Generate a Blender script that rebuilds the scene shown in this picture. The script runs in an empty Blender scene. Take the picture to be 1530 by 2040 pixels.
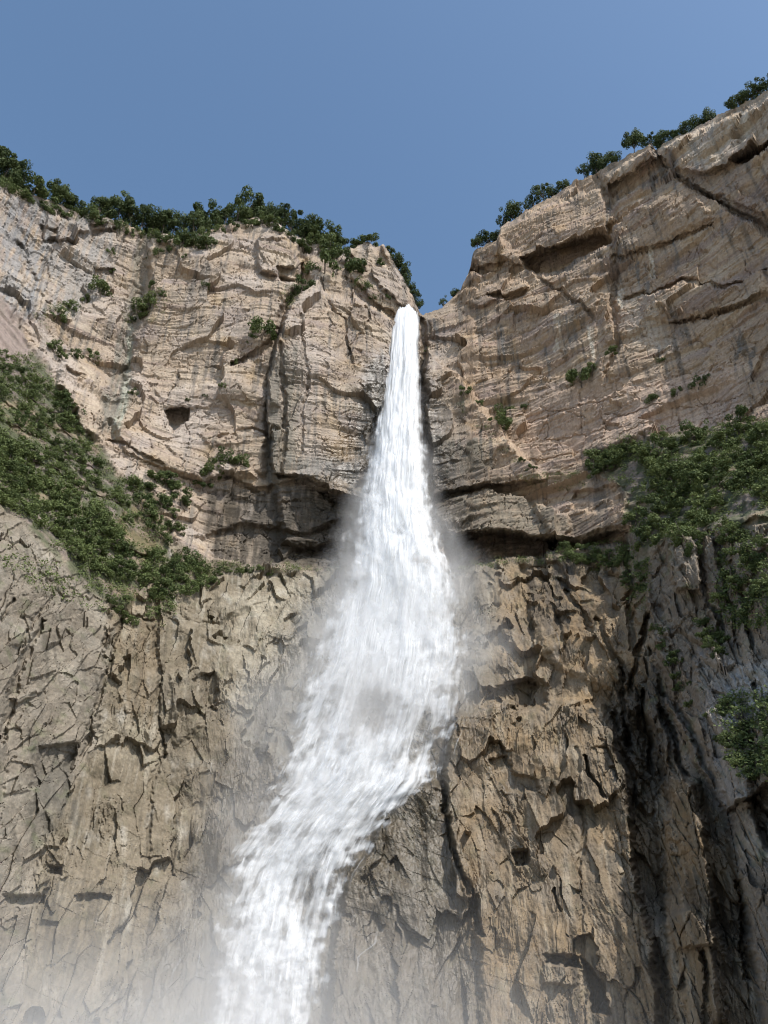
import bpy, math, random, time
import numpy as np
from mathutils import Vector
T0 = time.time()
random.seed(7)
rng = np.random.default_rng(11)
scene = bpy.context.scene
COL = scene.collection

# ------------------------------------------------------------------ camera
CAM_Z, PITCH, VFOV = 10.0, math.radians(33.0), math.radians(68.0)
PW, PH = 1530.0, 2040.0
FPX = (PH / 2) / math.tan(VFOV / 2)
cd = bpy.data.cameras.new('camera')
cam = bpy.data.objects.new('camera', cd)
COL.objects.link(cam)
cam.location = (0, 0, CAM_Z)
cam.rotation_euler = (math.radians(90) + PITCH, 0, 0)
cd.sensor_fit = 'VERTICAL'
cd.angle = VFOV
cd.clip_start, cd.clip_end = 0.5, 5000
scene.camera = cam

# ------------------------------------------------------------------ sky, sun, exposure
SUN_AZ, SUN_EL = math.radians(38), math.radians(50)       # to the right of straight behind the camera
to_sun = Vector((math.sin(SUN_AZ) * math.cos(SUN_EL), -math.cos(SUN_AZ) * math.cos(SUN_EL), math.sin(SUN_EL)))
w = bpy.data.worlds.new('World'); scene.world = w; w.use_nodes = True
wn, wl = w.node_tree.nodes, w.node_tree.links
wn.clear()
sky = wn.new('ShaderNodeTexSky'); sky.sky_type = 'NISHITA'; sky.sun_disc = False
sky.sun_elevation = SUN_EL
sky.sun_rotation = math.atan2(to_sun.x, to_sun.y)
sky.air_density, sky.dust_density, sky.ozone_density = 1.0, 1.2, 1.2
hs = wn.new('ShaderNodeHueSaturation'); hs.inputs['Hue'].default_value = 0.494; hs.inputs['Saturation'].default_value = 1.06
bg = wn.new('ShaderNodeBackground'); bg.inputs['Strength'].default_value = 0.136
wo = wn.new('ShaderNodeOutputWorld')
wl.new(sky.outputs[0], hs.inputs['Color']); wl.new(hs.outputs[0], bg.inputs[0]); wl.new(bg.outputs[0], wo.inputs[0])
sl = bpy.data.lights.new('sun', 'SUN'); sl.energy = 3.1; sl.angle = math.radians(0.53); sl.color = (1.0, 0.955, 0.885)
so = bpy.data.objects.new('sun', sl); COL.objects.link(so); so.location = (120, -150, 260)
so.rotation_euler = to_sun.to_track_quat('Z', 'Y').to_euler()
vs = scene.view_settings
vs.view_transform = 'Standard'; vs.look = 'None'; vs.exposure = 0.52; vs.gamma = 1.0; vs.use_curve_mapping = False
cy = scene.cycles
cy.use_denoising = True; cy.pixel_filter_type = 'BLACKMAN_HARRIS'; cy.filter_width = 1.1
cy.transparent_max_bounces = 48
cy.max_bounces = 6; cy.diffuse_bounces = 2; cy.glossy_bounces = 2; cy.transmission_bounces = 4; cy.volume_bounces = 3
cy.volume_step_rate = 2.2; cy.volume_max_steps = 128; cy.use_adaptive_sampling = True; cy.adaptive_threshold = 0.025

# ------------------------------------------------------------------ numpy noise
def hash2(ix, iy, seed=0):
    n = (ix.astype(np.int64) * 374761393 + iy.astype(np.int64) * 668265263 + seed * 982451653) & 0xFFFFFFFF
    n = ((n ^ (n >> 13)) * 1274126177) & 0xFFFFFFFF
    n = ((n ^ (n >> 16)) * 2246822519) & 0xFFFFFFFF
    n = n ^ (n >> 15)
    return n.astype(np.float32) / np.float32(4294967295.0)

def gnoise(x, y, seed=0):
    """gradient noise in -1..1 (about)"""
    xi = np.floor(x); yi = np.floor(y)
    fx = (x - xi).astype(np.float32); fy = (y - yi).astype(np.float32)
    xi = xi.astype(np.int64); yi = yi.astype(np.int64)
    u = fx * fx * fx * (fx * (fx * 6 - 15) + 10); v = fy * fy * fy * (fy * (fy * 6 - 15) + 10)
    def g(dx, dy):
        a = hash2(xi + dx, yi + dy, seed) * np.float32(6.2831853)
        return np.cos(a) * (fx - dx) + np.sin(a) * (fy - dy)
    a = g(0, 0); b = g(1, 0); c = g(0, 1); d = g(1, 1)
    return (a + (b - a) * u + (c - a) * v + (a - b - c + d) * u * v) * np.float32(1.5)

def fbm(x, y, octs=4, seed=0, gain=0.5, lac=2.03):
    t = 0; a = 1.0; s = 0
    for o in range(octs):
        t = t + a * gnoise(x, y, seed + o * 17); s += a
        x = x * lac + 13.7; y = y * lac + 7.1; a *= gain
    return t / s

def voro(x, y, seed=0, jit=0.85):
    """cell noise: returns (edge distance f2-f1, cell random, planar tilt, second random)"""
    xi = np.floor(x).astype(np.int64); yi = np.floor(y).astype(np.int64)
    f1 = np.full(x.shape, 9.0, np.float32); f2 = f1.copy()
    cid = np.zeros(x.shape, np.float32); tilt = np.zeros(x.shape, np.float32); c2 = np.zeros(x.shape, np.float32)
    for dx in (-1, 0, 1):
        for dy in (-1, 0, 1):
            cx = xi + dx; cy_ = yi + dy
            h1 = hash2(cx, cy_, seed); h2 = hash2(cx, cy_, seed + 1)
            ox = (cx + 0.5 + jit * (h1 - 0.5) - x).astype(np.float32)
            oy = (cy_ + 0.5 + jit * (h2 - 0.5) - y).astype(np.float32)
            d = np.sqrt(ox * ox + oy * oy)
            near = d < f1
            f2 = np.where(near, f1, np.minimum(f2, d))
            if near.any():
                h3 = hash2(cx, cy_, seed + 2); h4 = hash2(cx, cy_, seed + 3)
                an = h4 * np.float32(6.2831853)
                cid = np.where(near, h3, cid)
                c2 = np.where(near, h4, c2)
                tilt = np.where(near, ox * np.cos(an) + oy * np.sin(an), tilt)
            f1 = np.where(near, d, f1)
    return f2 - f1, cid, tilt, c2

def sstep(a, b, x):
    t = np.clip((x - a) / (b - a), 0, 1)
    return t * t * (3 - 2 * t)

# ------------------------------------------------------------------ photo pixels to directions
CP, SP = math.cos(PITCH), math.sin(PITCH)
def rays(px, py):
    cx = (px - PW / 2) / FPX; cyy = (PH / 2 - py) / FPX
    return cx, CP - cyy * SP, SP + cyy * CP
def project(x, y, z):
    z = z - CAM_Z
    f = y * CP + z * SP; u = -y * SP + z * CP
    return PW / 2 + FPX * x / f, PH / 2 - FPX * u / f

SKY_L = [(-260, 250), (-120, 300), (-60, 335), (0, 360), (60, 385), (100, 400), (150, 418), (200, 430), (240, 438), (290, 466), (340, 468), (375, 480),
         (405, 462), (440, 448), (470, 438), (510, 430), (550, 440), (575, 462), (600, 480), (640, 480), (668, 506), (690, 498), (712, 486), (733, 480),
         (748, 490), (765, 488), (785, 520), (808, 560), (826, 598), (836, 622)]
SKY_R = [(843, 630), (856, 622), (880, 612), (900, 592), (918, 577), (932, 545), (943, 505), (958, 492), (990, 480), (998, 452), (1020, 440), (1050, 416),
         (1100, 390), (1150, 360), (1176, 348), (1200, 336), (1250, 310), (1296, 291), (1309, 301), (1350, 276), (1400, 250), (1450, 220), (1490, 200), (1530, 181), (1650, 112), (1800, 30)]
SKYLINE = np.array(SKY_L + SKY_R, float)

# ------------------------------------------------------------------ the amphitheatre as one sheet of rock, cut afterwards
STEP = 2.0
X0, X1, YB = -200.0, 1730.0, 2110.0
ncol = int((X1 - X0) / STEP) + 1
nrow = int((YB - 420) / STEP) + 1
pxs = np.linspace(X0, X1, ncol)
skyv = np.interp(pxs, SKYLINE[:, 0], SKYLINE[:, 1]) + 3.5 * gnoise(pxs / 17.0, pxs * 0 + 3.3, 5) + 2 * gnoise(pxs / 6.0, pxs * 0 + 9.3, 6)
vv = np.linspace(0, 1, nrow)
PX = np.repeat(pxs[None, :], nrow, 0).astype(np.float32)
PY = (YB + (skyv[None, :] - YB) * vv[:, None]).astype(np.float32)
# features are looked up at wandering positions so that their edges are ragged
WX = PX + 13 * fbm(PX / 60, PY / 60, 3, 101) + 3.0 * gnoise(PX / 9, PY / 9, 103)
WY = PY + 9 * fbm(PX / 70, PY / 50, 3, 102) + 2.5 * gnoise(PX / 10, PY / 7, 104)

def seg_dist(ax, ay, bx, by, x, y):
    dx, dy = bx - ax, by - ay
    t = np.clip(((x - ax) * dx + (y - ay) * dy) / (dx * dx + dy * dy + 1e-9), 0, 1)
    return np.hypot(x - ax - t * dx, y - ay - t * dy), t

def window(pts, pad):
    p = np.asarray(pts, float)
    i0 = max(0, int((p[:, 0].min() - pad - 16 - X0) / STEP)); i1 = min(ncol, int((p[:, 0].max() + pad + 16 - X0) / STEP) + 2)
    m = (PY[:, i0:i1] > p[:, 1].min() - pad - 16) & (PY[:, i0:i1] < p[:, 1].max() + pad + 16)
    r = np.where(m.any(1))[0]
    if len(r) == 0 or i1 <= i0: return None
    return slice(r[0], r[-1] + 1), slice(i0, i1)

def poly(pts, soft, inset=0.0):
    """soft 0..1 mask of a region outlined in photo pixels; returns (window, mask)"""
    wd = window(pts, soft)
    if wd is None: return None, None
    x = WX[wd]; y = WY[wd]
    d = np.full(x.shape, 1e9, np.float32); ins = np.zeros(x.shape, bool)
    n = len(pts)
    for i in range(n):
        ax, ay = pts[i]; bx, by = pts[(i + 1) % n]
        dd, _ = seg_dist(ax, ay, bx, by, x, y); d = np.minimum(d, dd)
        if ay != by:
            c = ((ay > y) != (by > y)) & (x < (bx - ax) * (y - ay) / (by - ay) + ax)
            ins ^= c
    sd = np.where(ins, d, -d) - inset
    return wd, sstep(-soft, soft, sd).astype(np.float32)

def line(pts, width):
    """soft 0..1 mask along a polyline; width may taper (w0, w1)"""
    w0, w1 = width if isinstance(width, tuple) else (width, width)
    wd = window(pts, max(w0, w1) * 1.3)
    if wd is None: return None, None
    x = WX[wd]; y = WY[wd]; m = np.zeros(x.shape, np.float32); n = len(pts) - 1
    for i in range(n):
        dd, t = seg_dist(*pts[i], *pts[i + 1], x, y)
        ww = w0 + (w1 - w0) * ((i + t) / n)
        m = np.maximum(m, 1 - sstep(0.25, 1.0, dd / np.maximum(ww, .5)))
    return wd, m

# --- smooth lie of the land: horizontal distance from the viewpoint at chosen photo points
CTRL = np.array([
    (-150, 350, 236), (0, 420, 240), (130, 560, 246), (280, 480, 248), (280, 760, 243), (420, 520, 238), (420, 800, 236), (560, 800, 235), (660, 640, 236),
    (740, 540, 250), (830, 630, 254), (760, 900, 240), (560, 1000, 236), (420, 1060, 233), (660, 1090, 238), (800, 1090, 240),
    (880, 700, 250), (900, 1040, 236), (1000, 560, 244), (1000, 850, 242), (1200, 450, 236), (1200, 760, 232), (1400, 330, 224), (1530, 250, 218), (1530, 600, 217), (1700, 200, 205), (1700, 600, 206),
    (1230, 900, 228), (1400, 830, 219), (1530, 800, 214), (1130, 1050, 232),
    (480, 1160, 221), (700, 1160, 222), (900, 1160, 222), (1060, 1160, 222), (1200, 1150, 217),
    (400, 1300, 208), (700, 1300, 211), (1000, 1300, 212), (1200, 1300, 206), (400, 1500, 195), (700, 1500, 197), (1000, 1480, 198), (1180, 1500, 195),
    (330, 1750, 184), (700, 1800, 182), (1000, 1800, 184), (1150, 1800, 182), (350, 2060, 172), (700, 2060, 170), (1000, 2060, 172), (1180, 2060, 170),
    (-150, 1080, 150), (0, 1080, 166), (150, 1120, 184), (250, 1220, 196), (0, 1300, 156), (150, 1350, 176), (260, 1400, 191), (0, 1550, 150), (180, 1600, 178),
    (0, 1800, 148), (200, 1850, 172), (0, 2060, 145), (200, 2060, 165), (-150, 1600, 130), (-150, 2060, 128),
    (-150, 700, 190), (0, 740, 208), (100, 860, 209), (200, 980, 212), (0, 930, 190), (100, 1010, 194), (-150, 900, 175),
    (1280, 960, 214), (1400, 930, 203), (1530, 900, 196), (1700, 880, 180), (1300, 1080, 200), (1420, 1080, 186), (1530, 1060, 172), (1700, 1050, 155),
    (1300, 1250, 196), (1420, 1250, 177), (1530, 1250, 160), (1300, 1450, 188), (1420, 1450, 168), (1530, 1450, 150), (1700, 1400, 135),
    (1320, 1700, 176), (1430, 1700, 158), (1530, 1700, 144), (1320, 2060, 160), (1430, 2060, 148), (1530, 2060, 138), (1700, 1800, 125), (1700, 2060, 122)], float)
def tps(p, q):
    d = np.sqrt(((p[:, None, :] - q[None]) ** 2).sum(-1)) / 300.0
    return d * d * np.log(d + 1e-6)
n = len(CTRL)
A = np.zeros((n + 3, n + 3)); K = tps(CTRL[:, :2], CTRL[:, :2]) + np.eye(n) * 0.03
Pm = np.c_[np.ones(n), CTRL[:, :2] / 1000]
A[:n, :n] = K; A[:n, n:] = Pm; A[n:, :n] = Pm.T
sol = np.linalg.solve(A, np.r_[CTRL[:, 2], 0, 0, 0])
gx = np.linspace(X0 - 20, X1 + 20, 110); gy = np.linspace(0, YB + 20, 110)
GX, GY = np.meshgrid(gx, gy)
q = np.c_[GX.ravel(), GY.ravel()]
G = (tps(q, CTRL[:, :2]) @ sol[:n] + sol[n] + (q / 1000) @ sol[n + 1:]).reshape(GX.shape)
def bil(Gr, x, y):
    fx = np.clip((x - gx[0]) / (gx[1] - gx[0]), 0, len(gx) - 1.001); fy = np.clip((y - gy[0]) / (gy[1] - gy[0]), 0, len(gy) - 1.001)
    ix = fx.astype(int); iy = fy.astype(int); a = fx - ix; b = fy - iy
    return (Gr[iy, ix] * (1 - a) * (1 - b) + Gr[iy, ix + 1] * a * (1 - b) + Gr[iy + 1, ix] * (1 - a) * b + Gr[iy + 1, ix + 1] * a * b).astype(np.float32)
R = bil(G, PX, PY)

# --- zone masks (0..1) in photo space: which body of rock a point belongs to
Z_LSLOPE = [(-300, 560), (0, 590), (35, 640), (62, 700), (112, 765), (180, 872), (235, 945), (300, 975), (330, 1040), (335, 1110), (310, 1150), (250, 1215), (200, 1190), (110, 1105), (50, 1040), (0, 1010), (-300, 990)]
Z_LFACE = [(-300, 990), (0, 1020), (50, 1045), (110, 1105), (200, 1190), (225, 1240), (215, 1330), (190, 1480), (150, 1560), (90, 1640), (60, 1800), (30, 2120), (-300, 2120)]
Z_RSLOPE = [(1165, 930), (1190, 900), (1255, 880), (1330, 862), (1480, 838), (1530, 850), (1800, 830), (1800, 1090), (1530, 1050), (1440, 1050), (1340, 1070), (1275, 1100), (1250, 1060), (1252, 985)]
Z_RSPUR = [(1300, 1080), (1345, 1045), (1440, 1035), (1530, 1010), (1800, 950), (1800, 2120), (1520, 2120), (1500, 1900), (1470, 1720), (1440, 1620), (1380, 1560), (1310, 1480), (1290, 1400), (1300, 1310), (1288, 1200)]
Z_UP = [(-300, 0), (1800, 0), (1800, 860), (1480, 840), (1330, 865), (1255, 885), (1190, 905), (1165, 935), (1245, 980), (1250, 1060), (1240, 1090), (1130, 1098), (900, 1132), (700, 1136), (560, 1136), (420, 1120), (345, 1080), (300, 975), (235, 945), (180, 872), (112, 765), (62, 700), (35, 640), (0, 590), (-300, 560)]
def full(wd_m):
    wd, m = wd_m; o = np.zeros(PX.shape, np.float32)
    if wd is not None: o[wd] = m
    return o
W_UP = full(poly(Z_UP, 5)); W_LS = full(poly(Z_LSLOPE, 7)) * (1 - W_UP); W_LF = full(poly(Z_LFACE, 14))
W_RS = full(poly(Z_RSLOPE, 7)) * (1 - W_UP); W_RF = full(poly(Z_RSPUR, 8)) * (1 - W_RS)
W_LO = np.clip(1 - W_UP - W_LS - W_LF - W_RS - W_RF, 0, 1)

def push(wm, d):                       # move towards the viewer by d metres
    wd, m = wm
    if wd is not None: R[wd] -= m * d
# ---- the step from the upper wall forward to the lower one is in CTRL; here the named relief
P = poly
# upper left
push(P([(300, 470), (375, 480), (470, 430), (560, 435), (590, 520), (575, 600), (545, 690), (530, 800), (525, 940), (400, 960), (250, 900), (215, 840), (260, 720), (300, 610)], 9), 4.5)   # convex middle buttress
push(P([(628, 552), (650, 575), (700, 600), (760, 625), (790, 640), (775, 760), (740, 870), (725, 1000), (620, 960), (545, 940), (530, 800), (550, 690), (585, 610), (605, 575)], 4), 10.0)    # pointed buttress by the fall
push(P([(690, 500), (733, 478), (770, 490), (836, 625), (800, 640), (740, 600), (700, 560), (715, 530)], 4), 3.5)
push(line([(745, 485), (790, 545), (832, 618)], 12), -4)
push(P([(548, 945), (640, 955), (725, 990), (712, 1085), (560, 1085)], 10), 6)
push(line([(612, 505), (600, 560), (570, 620), (545, 690), (500, 715), (462, 735)], (16, 7)), -4)     # green gully
push(P([(545, 440), (590, 480), (602, 530), (590, 552), (560, 545), (520, 540), (510, 480)], 5), 4.5)
push(P([(555, 530), (605, 528), (598, 560), (560, 556)], 4), -6.0)    # hollow under the knob
push(P([(735, 482), (765, 492), (800, 560), (830, 620), (790, 610), (745, 560), (722, 520)], 3), 3)
push(line([(690, 560), (735, 640), (690, 700)], 6), -1.5)
push(line([(640, 560), (690, 650), (700, 720)], 5), -2.0)
push(line([(560, 690), (570, 800), (560, 950)], 7), -2.5)
push(line([(600, 640), (610, 760), (600, 900)], 5), -1.2)
push(line([(290, 470), (283, 540), (262, 640), (250, 740), (215, 880)], (18, 22)), -2.5)
push(P([(100, 425), (150, 440), (215, 450), (230, 470), (180, 470), (120, 475), (90, 470)], 4), 3.0)
push(P([(85, 440), (120, 445), (115, 480), (85, 475)], 4), -3); push(P([(180, 455), (230, 455), (232, 478), (180, 480)], 4), -3.5)
push(line([(40, 480), (60, 560), (30, 640)], 14), -3); push(line([(105, 470), (85, 560), (60, 650)], 9), -2)
push(P([(185, 543), (225, 540), (222, 553), (185, 556)], 3), -2.5)
push(P([(120, 710), (160, 722), (195, 775), (205, 850), (185, 880), (150, 820), (118, 770)], 6), 4.0)
push(P([(135, 725), (172, 742), (180, 790), (150, 780), (130, 760)], 5), -3.5)
push(P([(327, 810), (372, 808), (372, 832), (350, 855), (338, 835)], 3), -8.0)            # square cave
push(P([(310, 772), (420, 760), (540, 770), (560, 800), (430, 800), (380, 806), (325, 806)], 6), 1.6)
push(P([(395, 860), (470, 855), (500, 880), (420, 892)], 5), 1.2); push(line([(440, 870), (500, 850), (560, 860)], 7), -1.5)
push(line([(210, 885), (250, 890), (300, 915), (330, 925)], 5), -2)
push(line([(455, 950), (500, 975), (540, 975), (620, 960), (700, 985)], 9), -2.2)
push(P([(440, 930), (490, 935), (540, 965), (530, 985), (470, 965)], 5), 2.5)
push(P([(610, 950), (725, 905), (720, 960), (700, 990), (650, 985)], 6), 2.5)
push(P([(640, 985), (705, 990), (690, 1010), (650, 1000)], 4), -3)
# recesses at the foot of the upper wall
push(P([(390, 1070), (480, 1040), (600, 1060), (700, 1040), (720, 1130), (540, 1128), (430, 1118)], 6), -3.5)
push(P([(590, 1095), (700, 1085), (700, 1132), (560, 1132)], 6), -4.0)
push(P([(880, 1062), (980, 1066), (1060, 1082), (1120, 1084), (1110, 1104), (1010, 1118), (900, 1136)], 4), -18.0)
push(P([(860, 1000), (960, 985), (1060, 1000), (1130, 1020), (1130, 1070), (1060, 1078), (980, 1062), (880, 1056)], 5), 4.5)
push(P([(1095, 1082), (1180, 1074), (1248, 1060), (1250, 1084), (1150, 1098), (1100, 1104)], 4), -9)
push(P([(1060, 1005), (1248, 990), (1250, 1050), (1180, 1066), (1100, 1074)], 6), 4)
push(P([(1140, 975), (1245, 970), (1250, 1000), (1190, 1020), (1140, 1010)], 5), -3.0)
# upper right
push(P([(850, 690), (880, 720), (930, 770), (985, 840), (1040, 915), (1085, 955), (960, 975), (860, 985), (848, 800)], 5), 7.5)   # ramp-edged buttress right of the fall
push(line([(842, 640), (846, 740), (850, 900)], 10), -4)
push(P([(1000, 450), (1090, 410), (1190, 370), (1225, 430), (1200, 470), (1120, 490), (1040, 520), (990, 500)], 6), 4.5)     # overhanging band
push(P([(1035, 505), (1120, 490), (1205, 462), (1222, 490), (1180, 515), (1120, 545), (1070, 545)], 5), -10)
push(P([(945, 490), (1000, 480), (1030, 500), (1010, 540), (960, 535), (945, 520)], 5), 2.5); push(P([(930, 540), (960, 530), (1005, 510), (1010, 530), (960, 560)], 4), -3)
push(P([(920, 580), (960, 565), (1050, 560), (1055, 575), (990, 600), (960, 615), (930, 605)], 5), 2.5); push(P([(970, 588), (1052, 572), (1050, 584), (985, 600)], 3), -4)
push(line([(1180, 345), (1205, 385), (1215, 440), (1225, 510), (1222, 600), (1230, 700), (1210, 760)], (12, 6)), -2.6)
push(P([(1205, 345), (1300, 300), (1320, 318), (1270, 350), (1215, 362)], 4), 3.0)
push(P([(1212, 366), (1300, 322), (1330, 340), (1340, 352), (1290, 370), (1220, 400)], 5), -4.5)
push(line([(1296, 288), (1318, 325), (1345, 352), (1400, 385), (1460, 425), (1540, 460)], (5, 10)), -4)       # diagonal crack
push(P([(1330, 300), (1540, 185), (1760, 80), (1760, 180), (1540, 270), (1460, 318), (1390, 345), (1345, 340)], 5), 5.0)
push(P([(1450, 318), (1540, 268), (1750, 170), (1750, 210), (1540, 300), (1480, 325)], 4), -6.5)
push(P([(1395, 382), (1440, 395), (1545, 440), (1545, 470), (1460, 430)], 4), -3)
push(line([(1225, 520), (1290, 505), (1360, 480), (1420, 455)], 6), -2.2); push(P([(1225, 400), (1360, 360), (1420, 440), (1300, 500), (1235, 515)], 8), 2.0)
push(line([(1245, 592), (1280, 578), (1300, 590), (1360, 565), (1440, 570), (1530, 540)], (7, 5)), -2.5)
push(P([(1330, 640), (1400, 632), (1530, 590), (1540, 600), (1420, 640), (1350, 646)], 3), -2.2); push(P([(1290, 590), (1530, 540), (1530, 592), (1400, 632), (1330, 640), (1290, 640)], 6), 2.0)
push(line([(1030, 505), (1060, 540), (1110, 580), (1160, 610), (1185, 640)], 6), -2.5)
push(P([(1060, 545), (1130, 545), (1215, 520), (1215, 600), (1180, 630), (1120, 590)], 8), 1.5)
push(line([(1195, 590), (1200, 640), (1190, 720), (1160, 800)], 10), -.8)
for i, (a, b) in enumerate([((1030, 840), (1240, 795)), ((1030, 880), (1260, 850)), ((1080, 810), (1170, 835)), ((1095, 815), (1085, 880)), ((1160, 790), (1160, 860)), ((1200, 830), (1480, 790)), ((1230, 870), (1450, 815)), ((1390, 790), (1430, 850)), ((1040, 925), (1160, 900))]):
    push(line([a, b], 2.5), -.7)
# lower wall, right: the brown bastion with its toe of wet rock to the left
push(P([(905, 1425), (990, 1405), (1080, 1420), (1100, 1400), (1200, 1400), (1238, 1480), (1258, 1620), (1272, 1760), (1300, 1900), (1320, 2130), (960, 2130), (955, 1900), (925, 1760), (893, 1650), (885, 1520)], 8), 9.0)
push(P([(790, 1590), (830, 1570), (885, 1560), (893, 1650), (925, 1760), (955, 1900), (960, 2130), (655, 2130), (660, 1900), (690, 1760), (735, 1690)], 8), 6.0)
push(line([(884, 1560), (892, 1650), (912, 1720), (935, 1770), (958, 1860)], (7, 9)), -4)
push(P([(1000, 1370), (1050, 1345), (1090, 1370), (1090, 1410), (1010, 1405), (970, 1385)], 6), -7)
push(P([(975, 1510), (1010, 1505), (1030, 1540), (1070, 1560), (1070, 1580), (1010, 1570)], 4), -2.5)
push(P([(1020, 1700), (1050, 1695), (1055, 1725), (1030, 1730)], 4), -5)
push(line([(1165, 1515), (1185, 1560), (1205, 1590)], 6), -4); push(line([(1105, 1770), (1118, 1820)], 4), -3)
push(P([(1085, 1900), (1155, 1905), (1155, 1925), (1090, 1915)], 4), -5); push(P([(1085, 1915), (1155, 1925), (1150, 1965), (1080, 1960)], 5), 2)
push(P([(1160, 1905), (1200, 1960), (1220, 2020), (1180, 2015)], 4), -5)
push(line([(1150, 1500), (1164, 1640), (1152, 1760), (1166, 1900), (1160, 2100)], 6), -1.0)
push(P([(1060, 1140), (1130, 1150), (1200, 1200), (1240, 1300), (1220, 1380), (1100, 1330), (1050, 1230)], 14), 3)
push(P([(1040, 1130), (1110, 1125), (1140, 1180), (1080, 1200), (1045, 1170)], 6), -3)
for a, b, d in [((1055, 1190), (1058, 1250), 2), ((1100, 1200), (1120, 1290), 2.5), ((1185, 1230), (1240, 1330), 3), ((1250, 1100), (1262, 1300), 4), ((1290, 1230), (1255, 1380), 6), ((1130, 1180), (1180, 1260), 3)]:
    push(line([a, b], 8), -d)
push(P([(1230, 1480), (1275, 1420), (1295, 1480), (1330, 1560), (1365, 1640), (1380, 1800), (1300, 1850), (1270, 1760), (1255, 1640)], 10), -7)    # shadowed chimney
push(P([(1330, 1540), (1390, 1560), (1410, 1650), (1420, 1800), (1430, 2120), (1330, 2120), (1330, 1800)], 8), 8)
push(line([(1300, 1880), (1330, 1960), (1350, 2110)], 10), -4)
push(P([(1298, 1085), (1340, 1050), (1440, 1040), (1530, 1020), (1800, 960), (1800, 1680), (1560, 1660), (1500, 1590), (1445, 1612), (1400, 1540), (1345, 1440), (1300, 1320), (1288, 1200)], 5), 9)
push(P([(1445, 1612), (1500, 1590), (1560, 1660), (1800, 1680), (1800, 2130), (1540, 2130), (1500, 1900), (1470, 1740)], 12), 7)
push(P([(1306, 1590), (1325, 1548), (1375, 1556), (1400, 1640), (1420, 1800), (1425, 1880), (1345, 1890), (1318, 1790), (1312, 1690)], 4), 6)
push(P([(1352, 1640), (1385, 1650), (1420, 1740), (1440, 1900), (1450, 2120), (1370, 2120), (1360, 1900)], 6), 4)
push(P([(1246, 1400), (1262, 1360), (1275, 1460), (1285, 1600), (1270, 1600), (1252, 1500)], 5), 4)
push(P([(1290, 1330), (1308, 1340), (1322, 1460), (1335, 1530), (1312, 1500), (1296, 1420)], 4), 4)
for a, b, d in [((1240, 1340), (1248, 1480), 5), ((1280, 1380), (1300, 1540), 6), ((1322, 1420), (1372, 1560), 6), ((1225, 1420), (1236, 1560), 3), ((1470, 1760), (1490, 1950), 4), ((1400, 1900), (1410, 2080), 3), ((1255, 1640), (1275, 1800), 4)]:
    push(line([a, b], 8), -d)
# right spur: standing slabs
push(P([(1328, 1062), (1360, 1050), (1385, 1090), (1398, 1170), (1345, 1180), (1335, 1120)], 4), 6.5)
push(P([(1295, 1120), (1328, 1070), (1345, 1175), (1350, 1190), (1300, 1250)], 6), -2)
push(line([(1395, 1070), (1400, 1160), (1430, 1240), (1440, 1330)], 8), -4)
push(line([(1300, 1300), (1330, 1380), (1390, 1480), (1440, 1590)], 12), -5)
push(P([(1380, 1300), (1440, 1290), (1500, 1500), (1490, 1610), (1440, 1600), (1390, 1470)], 8), 3)
push(P([(1490, 1590), (1540, 1560), (1560, 1700), (1520, 1690)], 6), -8)
push(P([(1480, 990), (1510, 980), (1530, 1030), (1480, 1040)], 4), 3); push(P([(1490, 1050), (1540, 1040), (1540, 1090), (1500, 1100)], 4), 2.5)
for a, b, d in [((1420, 1060), (1470, 1280), 3), ((1460, 1120), (1500, 1290), 2.5), ((1500, 1360), (1540, 1500), 3), ((1340, 1290), (1350, 1420), 2)]:
    push(line([a, b], 7), -d)
# left spur
push(line([(205, 1290), (240, 1230), (215, 1330), (190, 1410), (165, 1500)], 7), -2.2)
push(line([(0, 1480), (30, 1370), (60, 1290), (80, 1240)], (14, 6)), -2.8)
push(line([(0, 1240), (30, 1200)], 6), -2); push(line([(105, 1180), (60, 1250), (40, 1300)], 4), -1.5)
push(P([(20, 1390), (85, 1370), (80, 1380), (30, 1400)], 4), 2)
push(P([(80, 1490), (150, 1480), (145, 1530), (70, 1545)], 7), -3.5); push(P([(20, 1490), (70, 1480), (60, 1570), (10, 1580)], 6), 1.5)
push(P([(165, 1030), (240, 1055), (295, 1100), (290, 1106), (200, 1080)], 4), 2.5); push(line([(240, 1090), (300, 1112)], 5), -3)
for a, b in [((-40, 740), (120, 830)), ((0, 800), (150, 880)), ((0, 840), (180, 930)), ((-20, 880), (140, 960)), ((60, 920), (240, 1010))]:
    push(line([a, b], 4), -1.2)
push(line([(312, 1140), (308, 1230), (316, 1330), (312, 1420), (328, 1500)], (9, 5)), -2); push(line([(225, 1210), (300, 1240)], 6), -2)
push(P([(385, 1355), (430, 1345), (432, 1420), (410, 1415), (395, 1385)], 4), -3.5)
push(line([(325, 1500), (300, 1560), (295, 1720)], 6), -1)
push(P([(340, 1350), (395, 1340), (400, 1440), (345, 1480)], 10), 2.5)
push(P([(10, 1780), (90, 1785), (88, 1802), (20, 1805)], 4), -3.5); push(P([(150, 1786), (220, 1790), (215, 1800), (150, 1800)], 3), -2.5); push(P([(95, 1725), (125, 1730), (120, 1745), (95, 1740)], 3), -2.5)
push(P([(355, 1180), (420, 1150), (560, 1140), (540, 1190), (430, 1240), (370, 1240)], 10), 2)

# --- metres on the wall, for noise
rx, ry, rz = rays(PX, PY)
hyp = np.hypot(rx, ry)
az = np.arctan2(rx, ry)
S = (az * 215).astype(np.float32)
Zm = (CAM_Z + R * rz / hyp).astype(np.float32)
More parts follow.
